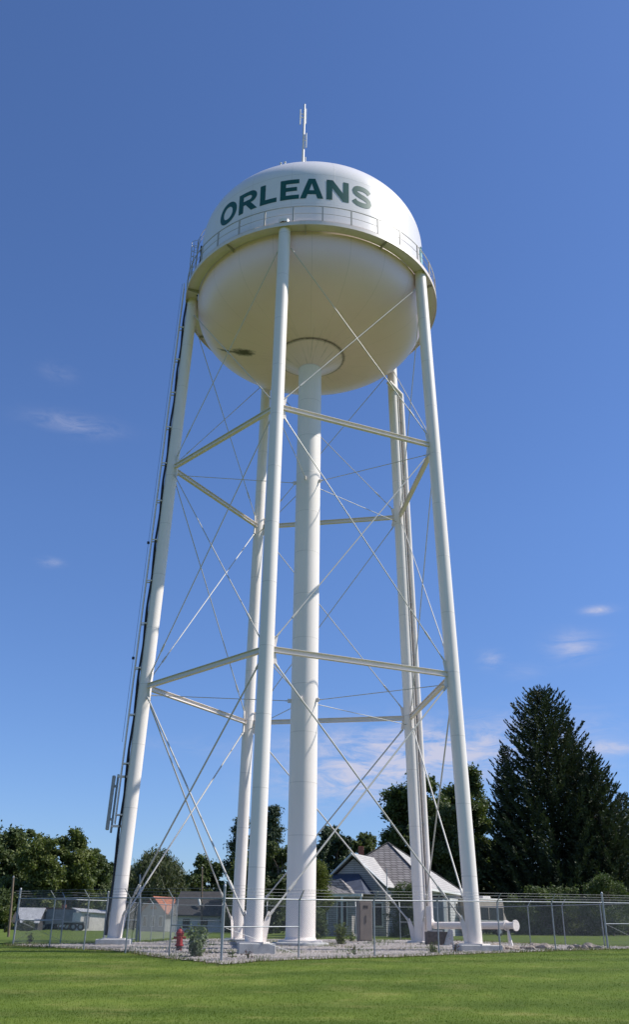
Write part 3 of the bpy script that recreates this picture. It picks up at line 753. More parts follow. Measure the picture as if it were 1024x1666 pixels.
# ------------------------------------------------------------------ hydrant
hp=gp(291,38.2); hyd=empty('fire_hydrant',hp,'red fire hydrant on a dark pipe inside the fence, right of the left leg','fire hydrant')
def HL(prof,n=28): return MB().lathe(prof,n,hp)
HL([(.115,-.05),(.115,.17)]).build('standpipe',M['dark_red'],hyd,smooth=40)
HL([(.02,.17),(.17,.17),(.17,.215),(.125,.23),(.12,.52),(.15,.55),(.15,.59),(.14,.60),(.12,.62)]).build('barrel',M['red'],hyd,smooth=35)
bon=HL([(.16,.60),(.16,.635),(.135,.65),(.12,.71),(.08,.755),(.03,.775),(0,.778)]).build('bonnet',M['red'],hyd,smooth=40)
MB().lathe([(0,.83),(.022,.83),(.028,.775)],5,hp).build('operating_nut',M['red'],bon)
for dv in (Vector((-1,-.15,0)),Vector((1,.15,0)),Vector((.12,-1,0))):
    dv.normalize(); r_=.062 if abs(dv.y)>.5 else .05
    n_=MB().tube(hp+dv*.09+Vector((0,0,.46)),hp+dv*.19+Vector((0,0,.46)),r_*.8,None,16).build('nozzle',M['red'],hyd,smooth=40)
    MB().tube(hp+dv*.19+Vector((0,0,.46)),hp+dv*.235+Vector((0,0,.46)),r_,r_*.9,8).build('nozzle_cap',M['red'],n_)
# ------------------------------------------------------------------ valve box, wedge, cabinet, shed
p=gp(711,47.5)
vb=empty('valve_box',p,'dark brick valve box under the overflow pipe beside the back right leg','box')
MB().box(p+Vector((0,0,.26)),(1.02,.9,.62)).build('brick_body',M['brick'],vb,bevel=.01)
MB().box(p+Vector((.02,0,.60)),(.5,.6,.07)).build('lid',M['concrete'],vb,bevel=.01)
p=gp(732,46.6)
o=MB().prism([p+Vector((-.26,-.2,-.03)),p+Vector((.17,-.2,-.03)),p+Vector((.17,-.2,.66)),p+Vector((.02,-.2,.70))],(0,.45,0)).build('concrete_block',M['footing'],None,bevel=.015)
tag(o,'white wedge shaped concrete block right of the dark valve box','block')
p=gp(593.5,54); cab=empty('utility_cabinet',p,'tall brown steel utility cabinet behind the riser column, vent slot near its top','cabinet')
Mc=Matrix.Rotation(R(14),3,'Z')
MB().box(p+Vector((0,0,1.0)),(.74,.5,2.04),Mc).build('body',M['brown'],cab,bevel=.012)
MB().box(p+Mc@Vector((.378,0,1.0)),(.012,.49,2.0),Mc).build('side_panel',M['cabside'],cab)
MB().box(p+Mc@Vector((0,-.262,1.0)),(.64,.02,1.86),Mc).build('door',M['brown'],cab,bevel=.006)
vt=MB()
for k in range(4): vt.box(p+Mc@Vector((0,-.278,1.66+.035*k)),(.26,.014,.02),Mc)
vt.build('vent',M['darkwall'],cab)
MB().box(p+Mc@Vector((.0,-.283,1.1)),(.02,.03,.4),Mc).build('handle',M['darkwall'],cab)
p=gp(714.5,63); sh=empty('storage_shed',p,'narrow grey storage shed seen between the overflow pipe and the right leg','shed')
Ms=Matrix.Rotation(R(-16),3,'Z')
MB().box(p+Vector((0,0,1.2)),(1.0,1.3,2.42),Ms).build('wall',M['greywall'],sh,bevel=.01)
MB().box(p+Ms@Vector((.02,-.665,1.15)),(.62,.03,2.0),Ms).build('door',M['greywall'],sh,bevel=.006)
MB().box(p+Ms@Vector((-.18,-.69,1.15)),(.03,.02,2.0),Ms).build('door_trim',M['trim'],sh)
MB().box(p+Vector((0,0,2.46)),(1.2,1.55,.09),Ms).build('roof',M['darkroof'],sh)
# ------------------------------------------------------------------ house
hf=at(702,1444,72); hf.z=0; ff=Vector((-.91,.41,0)).normalized(); bb=Vector((.41,.91,0)).normalized()
hg=.45; hs=empty('farmhouse',(hf.x,hf.y,hg),'weathered white house with grey shingle hip roof and front gable, beyond the rear fence','house')
def HP(t,s,z): v=hf+ff*t+bb*s; return Vector((v.x,v.y,z))
W=10.; D=10.; EZ=3.75; PK=7.45
MB().prism([HP(.35,.35,hg-.3),HP(W-.35,.35,hg-.3),HP(W-.35,D-.35,hg-.3),HP(.35,D-.35,hg-.3)],(0,0,EZ-hg+.33)).build('wall',M['siding'],hs)
mb=MB()
c=[HP(0,0,EZ),HP(W,0,EZ),HP(W,D,EZ),HP(0,D,EZ)]; pk=[HP(4.9,4.4,PK),HP(5.0,4.9,PK-.02)]
mb.add(c+[HP(4.95,4.65,PK)],[(0,1,4),(1,2,4),(2,3,4),(3,0,4)])
rf=mb.build('roof',M['shingle'],hs,fixn=False); rf.data.materials.append(M['shingle_pale'])  # front slope in the darker shingles, the other three in the pale ones
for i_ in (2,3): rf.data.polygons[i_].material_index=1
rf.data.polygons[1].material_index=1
MB().prism([HP(-.01,-.01,EZ-.14),HP(W,-.01,EZ-.14),HP(W,D,EZ-.14),HP(-.01,D,EZ-.14)],(0,0,.137)).build('eave_trim',M['trim'],hs)
for a_,b__ in ((0,4),(1,4),(3,4)):
    P_=c+[HP(4.95,4.65,PK)]; MB().tube(P_[a_]+Vector((0,0,.03)),P_[b__]+Vector((0,0,.03)),.06,None,6).build('hip_cap',M['darkroof'],rf)
# sunlit side block wall with window
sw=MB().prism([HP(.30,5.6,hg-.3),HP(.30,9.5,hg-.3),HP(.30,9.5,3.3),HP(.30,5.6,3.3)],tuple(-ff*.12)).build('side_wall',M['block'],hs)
# front gable wing
t0,t1,ta=2.83,8.6,5.72; fs=-1.6; GZ=6.15
wl=MB().prism([HP(t0+.3,fs+.3,hg-.3),HP(t0+.3,fs+.3,EZ),HP(ta,fs+.3,GZ-.28),HP(t1-.3,fs+.3,EZ),HP(t1-.3,fs+.3,hg-.3)],tuple(bb*2.2)).build('gable_wall',M['siding'],hs)
for tt in (t0,t1):
    e1=HP(tt,fs,EZ-.02);a1=HP(ta,fs,GZ);e2=HP(tt,3.6 if tt==t0 else 1.2,EZ-.02);a2=HP(ta,3.6,GZ)
    n=(a1-e1).cross(e2-e1).normalized(); n=n if n.z>0 else -n
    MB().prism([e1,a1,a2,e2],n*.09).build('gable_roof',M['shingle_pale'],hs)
for tt in (t0,t1): MB().tube(HP(tt,fs-.03,EZ),HP(ta,fs-.03,GZ+.03),.075,None,4).build('rake_board',M['trim'],hs)
ch=HP(ta+.45,1.5,5.9)
MB().box(ch+Vector((0,0,.45)),(.42,.42,1.2)).build('chimney',M['chimney'],rf,bevel=.01)
# attic patch
# porch
pf=fs-1.7
pr=MB()
A=[HP(t0+1.2,pf,2.95+.35),HP(t1+.9,pf,3.3),HP(t1+.9,fs+.3,3.3),HP(t0+1.2,fs+.3,3.3)]
B=[HP(t0+2.4,fs+.2,4.75),HP(t1-1.2,fs+.2,4.75)]
pr.add(A+B,[(0,1,5,4),(1,2,5),(0,4,3),(2,3,4,5),(3,2,1,0)])
por=pr.build('porch_roof',M['blueroof'],hs)
A=[HP(t0+2.0,pf-.55,3.30),HP(t1+.4,pf-.55,3.30),HP(t1+.4,pf+.9,3.30),HP(t0+2.0,pf+.9,3.30)]; tp=HP(t0+3.3,pf+.35,4.35)
MB().add(A+[tp,HP(t1-1.0,pf+.5,4.1)],[(0,1,5,4),(1,2,5),(2,3,4,5),(3,0,4),(3,2,1,0)]).build('porch_hip',M['shingle'],por)
MB().prism([HP(t0+1.3,pf-.45,3.1),HP(t1+.6,pf-.45,3.1),HP(t1+.6,pf-.25,3.1),HP(t0+1.3,pf-.25,3.1)],(0,0,.19)).build('porch_beam',M['trim'],hs)
MB().prism([HP(t0+2.3,pf+.1,hg-.3),HP(t1+.1,pf+.1,hg-.3),HP(t1+.1,fs+.4,hg-.3),HP(t0+2.3,fs+.4,hg-.3)],(0,0,3.22)).build('porch_wall',M['siding'],hs)
for tt in (t0+1.4,t0+2.9,t0+4.6,t1+.4): MB().box(HP(tt,pf-.35,(hg+3.1)/2),(.14,.14,3.1-hg)).build('porch_post',M['trim'],hs)
def hwin(t,s,z0,z1,w,dirv,nv,nm='window',par=None):
    c=HP(t,s,0); d=dirv*w/2
    fr=MB().prism([Vector((c.x-d.x-.0,c.y-d.y,z0)),Vector((c.x+d.x,c.y+d.y,z0)),Vector((c.x+d.x,c.y+d.y,z1)),Vector((c.x-d.x,c.y-d.y,z1))],tuple(nv*.06)).build(nm,M['trim'],par or hs)
    c=c+nv*.062; d=dirv*(w/2-.09)
    MB().prism([Vector((c.x-d.x,c.y-d.y,z0+.1)),Vector((c.x+d.x,c.y+d.y,z0+.1)),Vector((c.x+d.x,c.y+d.y,z1-.1)),Vector((c.x-d.x,c.y-d.y,z1-.1))],tuple(nv*.012)).build('pane',M['glass'],fr)
hwin(t0+3.05,pf+.1,1.0,2.85,.85,ff,-bb); hwin(t0+4.6,pf+.1,1.2,2.85,.85,ff,-bb); hwin(t0+.9,fs+.3,1.1,2.8,.7,ff,-bb)
hwin(.18,7.3,2.0,3.05,.55,bb,-ff); 
MB().tube(HP(2.9,fs-.1,.5),HP(2.9,fs-.1,5.1),.035,None,6).build('service_pipe',M['galv'],hs)
# ------------------------------------------------------------------ camper
p=gp(786,80); cp=empty('camper',p,'tan and cream camper with dark window band, parked behind the right leg','camper')
MC=Matrix.Rotation(R(30),3,'Z')
def CP(x,y,z): return p+MC@Vector((x,y,z))
MB().prism([CP(-1.9,-1,.55),CP(1.95,-1,.55),CP(1.80,-1,1.25),CP(1.55,-1,1.75),CP(1.6,-1,2.2),CP(1.5,-1,2.62),CP(-1.85,-1,2.62),CP(-1.95,-1,1.4)],MC@Vector((0,2.1,0))).build('body',M['tan'],cp,bevel=.05)
MB().box(CP(-.2,0,2.68),(3.4,2.0,.12),MC).build('roof',M['camperwhite'],cp,bevel=.04)
MB().box(CP(.35,0,2.83),(.85,.8,.22),MC).build('roof_air_unit',M['camperwhite'],cp,bevel=.05)
MB().box(CP(-.2,-1.02,1.62),(3.3,.05,.9),MC).build('window_band',M['glass'],cp)
for x in (-1.0,-.1,.8): MB().box(CP(x,-1.05,1.62),(.05,.03,.9),MC).build('window_post',M['tan'],cp)
MB().box(CP(-.1,-1.02,.66),(3.5,.05,.10),MC).build('stripe',M['dark_red'],cp)
MB().box(CP(-.1,-1.01,1.10),(3.4,.03,.06),MC).build('stripe',M['camperwhite'],cp)
for x in (-1.1,1.0):
    w=MB().tube(CP(x,-1.0,.33),CP(x,-.75,.33),.33,None,20).build('wheel',M['tyre'],cp,smooth=40); MB().tube(CP(x,-1.02,.33),CP(x,-.99,.33),.17,None,14).build('rim',M['galv'],w)
# ------------------------------------------------------------------ left background
p=gp(45,122); bn=empty('barn',p,'small dark barn with pale metal roof at the left edge, behind the fence corner','barn')
MB().prism([p+Vector((-2.0,-1.2,-.3)),p+Vector((1.5,-1.2,-.3)),p+Vector((1.5,2.6,-.3)),p+Vector((-2,2.6,-.3))],(0,0,1.1)).build('wall',M['darkwall'],bn)
MB().prism([p+Vector((-2,-1.2,.8)),p+Vector((-2,2.6,.8)),p+Vector((-1.9,.7,2.3))],(3.4,0,0)).build('loft_wall',M['darkwall'],bn)
MB().prism([p+Vector((-.6,-1.5,.72)),p+Vector((1.7,-1.5,.72)),p+Vector((1.7,.7,2.45)),p+Vector((-1.9,.7,2.45))],(0,0,.07)).build('roof',M['metroof'],bn)
MB().prism([p+Vector((-2.2,2.9,.72)),p+Vector((1.7,2.9,.72)),p+Vector((1.7,.72,2.44)),p+Vector((-1.9,.72,2.44))],(0,0,.07)).build('roof',M['metroof'],bn)
p=gp(93,124); tr=empty('semi_trailer',p,'long grey trailer with rusty top standing beside the small barn','trailer')
MB().box(p+Vector((0,0,1.55)),(4.7,1.6,1.7)).build('box_body',M['greyt'],tr,bevel=.03)
MB().box(p+Vector((.3,0,2.46)),(4.2,1.7,.20)).build('top_cover',M['rusty'],tr)
MB().box(p+Vector((.5,0,2.68)),(.5,.5,.5)).build('stack',M['rusty'],tr)
MB().box(p+Vector((-1.9,-.83,1.5)),(1.0,.05,1.5)).build('front_panel',M['darkwall'],tr)
MB().box(p+Vector((0,0,.62)),(4.6,.8,.20)).build('chassis',M['darkwall'],tr)
for x in (-1.6,1.3,1.95):
    w=MB().tube(p+Vector((x,-.8,.38)),p+Vector((x,-.55,.38)),.38,None,18).build('wheel',M['tyre'],tr,smooth=40); MB().tube(p+Vector((x,-.82,.38)),p+Vector((x,-.79,.38)),.2,None,12).build('rim',M['galv'],w)
q=gp(122,112); ft=empty('flatbed_trailer',q,'low flatbed trailer on dark wheels in front of the white outbuilding','trailer')
MB().box(q+Vector((-.2,0,.88)),(2.6,1.5,.12)).build('deck',M['galv'],ft,bevel=.01)
MB().box(q+Vector((-.2,0,.74)),(2.2,.5,.14)).build('chassis',M['darkwall'],ft)
for x in (-.1,.75):
    w=MB().tube(q+Vector((x,-.75,.40)),q+Vector((x,-.5,.40)),.40,None,18).build('wheel',M['tyre'],ft,smooth=40); MB().tube(q+Vector((x,-.77,.40)),q+Vector((x,-.74,.40)),.2,None,12).build('rim',M['galv'],w)
bar=empty('road_barrier',gp(106,112),'orange and white striped road barrier board in front of the grey trailer','barrier')
q=gp(106,112)
MB().box(q+Vector((0,0,.48)),(1.9,.04,.26)).build('board',M['trim'],bar)
sb=MB()
for k in range(5): x=-.85+k*.4; sb.prism([q+Vector((x-.08,-.024,.36)),q+Vector((x+.06,-.024,.36)),q+Vector((x+.18,-.024,.6)),q+Vector((x+.04,-.024,.6))],(0,-.006,0))
sb.build('stripes',M['orange'],bar)
for x in (-.8,.8): MB().tube(q+Vector((x,.1,0)),q+Vector((x,0,.6)),.025,None,6).build('leg',M['galv'],bar)
p=gp(152,120); wb=empty('white_outbuilding',p,'low white outbuilding with slanted roof seen left of the left leg','outbuilding')
MW=Matrix.Rotation(R(32),3,'Z')
MB().prism([p+MW@Vector((-2.3,-1.5,-.2)),p+MW@Vector((2.3,-1.5,-.2)),p+MW@Vector((2.3,-1.5,1.75)),p+MW@Vector((-2.3,-1.5,1.95))],MW@Vector((0,3,0))).build('wall',M['white_wall'],wb)
MB().prism([p+MW@Vector((-2.5,-1.7,2.0)),p+MW@Vector((2.5,-1.7,1.78)),p+MW@Vector((2.5,1.7,2.2)),p+MW@Vector((-2.5,1.7,2.42))],(0,0,.08)).build('roof',M['metroof'],wb)
for x in (-1.5,): MB().box(p+MW@Vector((x,-1.52,1.0)),(.6,.05,1.5),MW).build('door',M['greyt'],wb)
p=gp(257,108); oh=empty('orange_roof_house',p,'small grey house with an orange gable roof, left of the hydrant','house')
MO=Matrix.Rotation(R(-30),3,'Z')
def OH(x,y,z): return p+MO@Vector((x,y,z))
MB().prism([OH(-1.7,-1,-.3),OH(1.7,-1,-.3),OH(1.7,-1,1.9),OH(0,-1,3.3),OH(-1.7,-1,1.9)],MO@Vector((0,4.5,0))).build('wall',M['greywall'],oh)
for e in (-1,1):
    MB().prism([OH(2.05*e,-1.35,1.68),OH(0,-1.35,3.40),OH(0,3.8,3.40),OH(2.05*e,3.8,1.68)],(0,0,.09)).build('roof',M['orange'],oh)
MB().prism([OH(-.5,-1.03,2.2),OH(.5,-1.03,2.2),OH(0,-1.03,2.8)],MO@Vector((0,-.04,0))).build('gable_panel',M['orange'],oh)
for x in (-1.1,0,1.1):
    f=MB().box(OH(x,-1.03,1.0),(.55,.05,1.1),MO).build('window',M['trim'],oh); MB().box(OH(x,-1.065,1.0),(.42,.02,.95),MO).build('pane',M['glass'],f)
p=gp(345,99); lb=empty('long_building',p,'long low building with dark shingle roof and a white roof pipe behind the hydrant','building')
MB().box(p+Vector((0,1.5,.6)),(8.2,4,1.75)).build('wall',M['white_wall'],lb)
lr=MB().prism([p+Vector((-4.4,-.9,1.45)),p+Vector((4.4,-.9,1.45)),p+Vector((4.2,1.6,3.7)),p+Vector((-3.6,1.6,3.7))],(0,0,.1)).build('roof',M['darkroof'],lb)
MB().prism([p+Vector((-4.4,4.1,1.45)),p+Vector((4.4,4.1,1.45)),p+Vector((4.2,1.62,3.7)),p+Vector((-3.6,1.62,3.7))],(0,0,.1)).build('roof',M['darkroof'],lb)
MB().tube(p+Vector((-1.55,0,3.1)),p+Vector((-1.3,-.3,2.4)),.12,None,10).build('roof_pipe',M['trim'],lr,smooth=40)
for x in (-2.6,-.8,1.6): MB().box(p+Vector((x,-.53,.75)),(.7,.06,.8)).build('window',M['glass'],lb)
MB().box(p+Vector((3.0,-.55,.55)),(.35,.1,1.2)).build('door',M['tealbin'],lb)
def pole(px,d,ytop,lean,r,label,arm=False):
    p=gp(px,d); tp=at(px+lean,ytop,d)
    root=empty('utility_pole',p,label,'pole')
    MB().path([p-Vector((0,0,.3)),p.lerp(tp,.5),tp],[r*1.1,r,r*.8],10).build('shaft',M['wood_pole'] if not arm else M['galv'],root,smooth=40)
    MB().tube(tp-Vector((0,0,.05)),tp+Vector((0,0,.06)),r*.95,r*.5,8).build('pole_cap',M['galv'],root)
pole(14,62,1426,8,.075,'leaning brown wooden pole at the far left edge outside the fence')
pole(228,52,1424,0,.055,'tall slim grey pole beside the gate behind the left leg',True)
pole(328,98,1411,1,.09,'tall wooden pole in front of the dark roofed long building')
# ------------------------------------------------------------------ rocks
def rockmesh(seed):
    rd=random.Random(seed); bm=bmesh.new(); bmesh.ops.create_icosphere(bm,subdivisions=2,radius=1)
    for v in bm.verts:
        n=1+.22*math.sin(v.co.x*3+seed)+.18*math.cos(v.co.y*4+seed*2)+rd.uniform(-.1,.1); v.co=Vector((v.co.x*n,v.co.y*n*.8,v.co.z*n*.55))
    me=bpy.data.meshes.new('rock'); bm.to_mesh(me); bm.free(); me.materials.append(M['rock']); return me
rms=[rockmesh(k) for k in range(4)]
RK=[(812,40.8,.30),(824,41.6,.22),(838,41.2,.26),(851,42.4,.18),(862,41.6,.24),(872,43.2,.30),(884,42.6,.30),(898,43.4,.16),(930,42.6,.20),(940,43,.24),(951,42.8,.22),(963,43.2,.30),(974,43,.16),(803,41.4,.34)]
RK.sort()
ordn=['first','second','third','fourth','fifth','sixth','seventh','eighth','ninth','tenth','eleventh','twelfth','thirteenth','fourteenth']
for k,(px_,d_,s_) in enumerate(RK):
    p=gp(px_,d_); o=bpy.data.objects.new('rock',rms[k%4]); C.objects.link(o); o.location=p+Vector((0,0,s_*.12)); o.scale=(s_*1.0,s_*1.0,s_*.95); o.rotation_euler=(0,0,k*1.3); WO[o]=p
    sz='large' if s_>.28 else 'small' if s_<.2 else 'middling'
    tag(o,'%s pale rock, %s from the right leg in the row of rocks inside the fence'%(sz,ordn[k]),'rock','rocks lying in a row along the right fence')
# ------------------------------------------------------------------ vegetation
def leafquads(P,size,aspect=1.,up=None):
    n=len(P); u=rng.normal(size=(n,3)); u/=np.linalg.norm(u,axis=1)[:,None]
    if up is not None: u=u*(1-up)+np.array([0,0,-1.])*up; u/=np.linalg.norm(u,axis=1)[:,None]
    w=rng.normal(size=(n,3)); w-=u*(w*u).sum(1)[:,None]; w/=np.linalg.norm(w,axis=1)[:,None]
    s=size*rng.uniform(.6,1.35,n)[:,None]
    V=np.stack([P-u*s,P+w*s*aspect*.55,P+u*s,P-w*s*aspect*.55],1).reshape(-1,3)
    i=np.arange(n)*4; return V,np.stack([i,i+1,i+2,i+3],1)
def limb_mesh(mb,p,q,r0,r1,wob=.3,n=6):
    pts=[];p=Vector(p);q=Vector(q)
    for k in range(n+1):
        t=k/n; a=p.lerp(q,t); w=math.sin(t*PI)*wob
        pts.append(a+Vector((random.uniform(-w,w),random.uniform(-w,w),random.uniform(0,w))))
    mb.path(pts,[r0+(r1-r0)*k/n for k in range(n+1)],7)
def tree(name,px,d,ytop,wpx,label,mat,n=9000,leaf=.24,lobes=26,base=.12,shape='round',ls=None,group=None,cat='tree',depth=None,xshift=0,nk=2.8):
    p=gp(px,d); H=at(px,ytop,d).z-p.z; p.x=at(px,(ytop+1510)/2,d).x; Wd=wpx/1599*d/2; Dp=Wd if depth is None else depth
    n=int(n*nk); leaf*=.72*max(.6,d/100); lobes=int(lobes*1.25)
    root=empty(name,p,label,cat,group)
    cz0=H*base; ch_=H-cz0
    cl=[]
    for k in range(lobes):
        for _ in range(30):
            u=rng.uniform(-1,1);v=rng.uniform(-1,1);t=rng.uniform(0,1)
            if shape=='round': env=math.sqrt(max(0,1-(2*t-.9)**2/1.25)) if t>.45 else .82+.35*t
            elif shape=='cone': env=(1-t)*.95+.12
            elif shape=='vase': env=.45+.6*t if t<.75 else 1.5*math.sqrt(max(0,1-t))*.75+.1
            else: env=1
            if u*u+v*v<env*env*.92: break
        lr=(ls or max(.5,Wd*.30))*rng.uniform(.65,1.2)*(1.15-.35*t)
        zz=min(cz0+ch_*t,H-lr*.75); zz=max(zz,lr*.5)
        cl.append((p.x+xshift*t+u*(Wd-lr*.6),p.y+v*(Dp-lr*.6),p.z+zz,lr))
    mb=MB(); r0=max(.08,H*.022)
    topp=p+Vector((xshift*.6,0,H*.72)); limb_mesh(mb,p-Vector((0,0,.3)),topp,r0,r0*.3,.25,9)
    for (x,y,z,lr) in cl[::2]:
        t=min(.9,max(.15,(z-p.z)/H-.28)); a=p.lerp(topp,min(1,t/.72)); limb_mesh(mb,a,(x,y,z),r0*.35,r0*.08,.25,5)
    mb.build('trunk',M['bark'],root,smooth=60)
    cls=np.array(cl)
    # every lobe carries ragged twigs; leaves crowd round the twig ends
    ns=9; nc=len(cls); dv=rng.normal(size=(nc,ns,3)); dv/=np.linalg.norm(dv,axis=2)[:,:,None]
    sub=cls[:,None,:3]+dv*(cls[:,3]*1.0)[:,None,None]*rng.uniform(.45,1.12,(nc,ns))[:,:,None]*np.array([1,1,.9])
    sr=(cls[:,3][:,None]*rng.uniform(.16,.40,(nc,ns)))
    sub=sub.reshape(-1,3); sr=sr.ravel(); wts=sr**2; wts/=wts.sum()
    n1=int(n*.8); idx=rng.choice(len(sub),n1,p=wts)
    P=sub[idx]+rng.normal(size=(n1,3))*(sr[idx])[:,None]*np.array([1,1,.75])
    idx=rng.choice(nc,n-n1); P=np.concatenate([P,cls[idx,:3]+rng.normal(size=(n-n1,3))*(cls[idx,3]*.42)[:,None]])
    P[:,2]=np.maximum(P[:,2],p.z+.05)
    V,Q=leafquads(P,leaf)
    npmesh('crown',V,Q,mat,root); return root
def willow(px,d,ytop,wpx,label):
    p=gp(px,d); H=at(px,ytop,d).z-p.z; Wd=wpx/1599*d/2; root=empty('willow_tree',p,label,'tree')
    mb=MB(); limb_mesh(mb,p-Vector((0,0,.3)),p+Vector((0,0,H*.6)),.35,.15,.2,7); PP=[]
    for k in range(230):
        a=rng.uniform(0,2*PI); r=math.sqrt(rng.uniform(0,1)); z=H*(.97-.42*r*r)*rng.uniform(.82,1); x=r*math.cos(a)*Wd*.95;y=r*math.sin(a)*Wd*.95
        if k%7==0: limb_mesh(mb,p+Vector((0,0,H*.45)),p+Vector((x,y,z)),.1,.03,.2,5)
        L=min(z-.3,H*rng.uniform(.15,.5)); m_=int(60)
        t=rng.uniform(0,1,m_); sx=rng.normal(0,.22+.12*(1-t)); sy=rng.normal(0,.28,m_)
        PP.append(np.stack([p.x+x+sx+t*.25*math.cos(a),p.y+y+sy,p.z+z-t*L],1))
        q=rng.normal(size=(40,3))*.35; PP.append(np.array([p.x+x,p.y+y,p.z+z])+q)
    mb.build('trunk',M['bark'],root,smooth=60)
    V,Q=leafquads(np.concatenate(PP),.24,.5,.55); npmesh('crown',V,Q,M['willow'],root)
def spruce(px,d,ytop,wpx,label,mat,dens=1.,top=.95,group=None,skirt=.0,pw=.8,leanx=0):
    p=gp(px,d); H=at(px,ytop,d).z-p.z; p.x=at(px,ytop,d).x; Rm=wpx/1599*d/2; root=empty('spruce_tree',p,label,'tree',group)
    mb=MB().path([p-Vector((0,0,.3)),p+Vector((leanx*.5,0,H*.5)),p+Vector((leanx,0,H))],[H*.018,H*.011,.02],8)
    PP=[];DD=[];SS=[]; z=H*.03
    while z<H*.99:
        t=z/H; L=Rm*((1-t)**pw*.97+.03); nb_=max(5,int(11*dens*(1-t*.45))); a0=rng.uniform(0,6.28)
        for k in range(nb_):
            a=a0+2*PI*k/nb_+rng.normal(0,.16); l=L*rng.uniform(.62,1.10); up=.12+.55*t+rng.normal(0,.06)
            dr=np.array([math.cos(a),math.sin(a),0]); sd=np.array([-math.sin(a),math.cos(a),0])
            m_=int(max(5,l*20*dens)); s=rng.uniform(.12,1,m_)**.8
            # branch: sags then turns up at the tip
            bz=z+l*(up*s*.5-.34*s*(1-s)*1.4+.20*s**3)
            wd=(.10+.30*(1-s))*min(1.3,l*.35)
            side=rng.normal(0,1,m_)*wd
            base=np.array([p.x+leanx*t,p.y,p.z])[None,:]+dr[None,:]*(l*s)[:,None]+sd[None,:]*side[:,None]; base[:,2]+=bz-rng.exponential(.10,m_)*(1.2-t)
            PP.append(base); dd=dr[None,:]*(.7)+sd[None,:]*np.sign(side)[:,None]*.55+np.array([0,0,1.])*(rng.normal(.05+.55*(s>.85)+.5*t,.35,m_))[:,None]
            DD.append(dd); SS.append(.20+.16*rng.uniform(0,1,m_)*(1-t*.5))
            if k%3==0 and l>1: mb.tube(p+Vector((leanx*t,0,z)),Vector(tuple(np.array([p.x+leanx*t,p.y,p.z+z+l*(up*.5*.7-.1)])+dr*l*.7)),.035,.012,4,False)
        z+=.24+.10*(1-t)
    # leader shoots
    P=np.concatenate(PP);D_=np.concatenate(DD);S=np.concatenate(SS)[:,None]; D_/=np.linalg.norm(D_,axis=1)[:,None]
    n=len(P); w=rng.normal(size=(n,3)); w-=D_*(w*D_).sum(1)[:,None]; w/=np.linalg.norm(w,axis=1)[:,None]
    V=np.stack([P-D_*S*.6,P+w*S*.26,P+D_*S,P-w*S*.26],1).reshape(-1,3); V[:,2]=np.maximum(V[:,2],p.z+.02)
    i=np.arange(n)*4
    mb.build('trunk',M['bark'],root,smooth=60); npmesh('crown',V,np.stack([i,i+1,i+2,i+3],1),mat,root); return root
gT='broadleaf trees beyond the fence'
tree('broadleaf_tree',-12,142,1322,120,'dark broadleaf tree cut by the left edge of the view',M['leaf_b'],14000,.24,34,.1,group=gT)
tree('broadleaf_tree',38,150,1326,66,'tall broadleaf tree with the highest dark top at the left',M['leaf_b'],11000,.24,24,.1,group=gT)
tree('broadleaf_tree',62,136,1342,96,'yellowish green broadleaf tree in the left row, second from the edge',M['leaf_a'],17000,.22,36,.08,group=gT)
tree('broadleaf_tree',112,139,1352,88,'mid green broadleaf tree above the grey trailer',M['leaf_a'],14000,.22,32,.12,group=gT)
tree('broadleaf_tree',150,144,1384,92,'open dark broadleaf tree with sky gaps left of the left leg',M['leaf_b'],8500,.23,34,.10,shape='vase',ls=.95,group=gT)
tree('broadleaf_tree',20,134,1432,90,'low shaded broadleaf tree behind the leaning pole',M['leaf_b'],9000,.24,22,.02,group=gT)
tree('broadleaf_tree',96,150,1442,110,'low shaded broadleaf tree behind the grey trailer',M['leaf_b'],9000,.24,26,.02,group=gT)
willow(247,124,1381,112,'pale grey green willow tree with drooping branches right of the left leg')
tree('broadleaf_tree',333,112,1398,66,'small dark broadleaf tree between the willow and the pine',M['leaf_b'],7500,.22,22,.08,group=gT)
tree('broadleaf_tree',300,122,1446,70,'low hedge-like broadleaf tree behind the long roof',M['leaf_c'],6000,.22,18,.02,group=gT)
def pine(px,d,ytop,wpx,label):
    p=gp(px,d); H=at(px,ytop,d).z-p.z; W_=wpx/1599*d/2; root=empty('pine_tree',p,label,'tree')
    mb=MB(); mb.path([p-Vector((0,0,.3)),p+Vector((.1,0,H*.5)),p+Vector((0,0,H))],[.28,.18,.03],8); PP=[]
    z=H*.12
    while z<H:
        t=z/H
        for k in range(4):
            a=rng.uniform(0,6.28); l=W_*(1.05-t)**.7*rng.uniform(.55,1.15); tipz=z+l*.22
            e=Vector((p.x+math.cos(a)*l,p.y+math.sin(a)*l,p.z+tipz)); mb.tube(p+Vector((0,0,z)),e,.05,.015,5,False)
            m_=int(120+l*70); s=rng.uniform(.3,1.08,m_)
            q=np.array([p.x,p.y,p.z+z])[None,:]+np.array([math.cos(a)*l,math.sin(a)*l,tipz-z])[None,:]*s[:,None]+rng.normal(0,1,(m_,3))*np.array([.34,.34,.17])
            PP.append(q)
        z+=H*.045
    mb.build('trunk',M['bark'],root,smooth=60); V,Q=leafquads(np.concatenate(PP),.20,.5); npmesh('crown',V,Q,M['pine'],root)
pine(384,104,1330,66,'blue green pine with tiered branches left of the front leg')
pine(440,112,1311,62,'tallest pine with pointed top between the front leg and the riser column')
tree('broadleaf_tree',402,98,1396,84,'bushy green broadleaf tree low behind the front leg',M['leaf_a'],11000,.21,28,.05,group=gT)
tree('broadleaf_tree',452,92,1366,76,'bushy green broadleaf tree left of the riser column',M['leaf_c'],11000,.21,30,.05,group=gT)
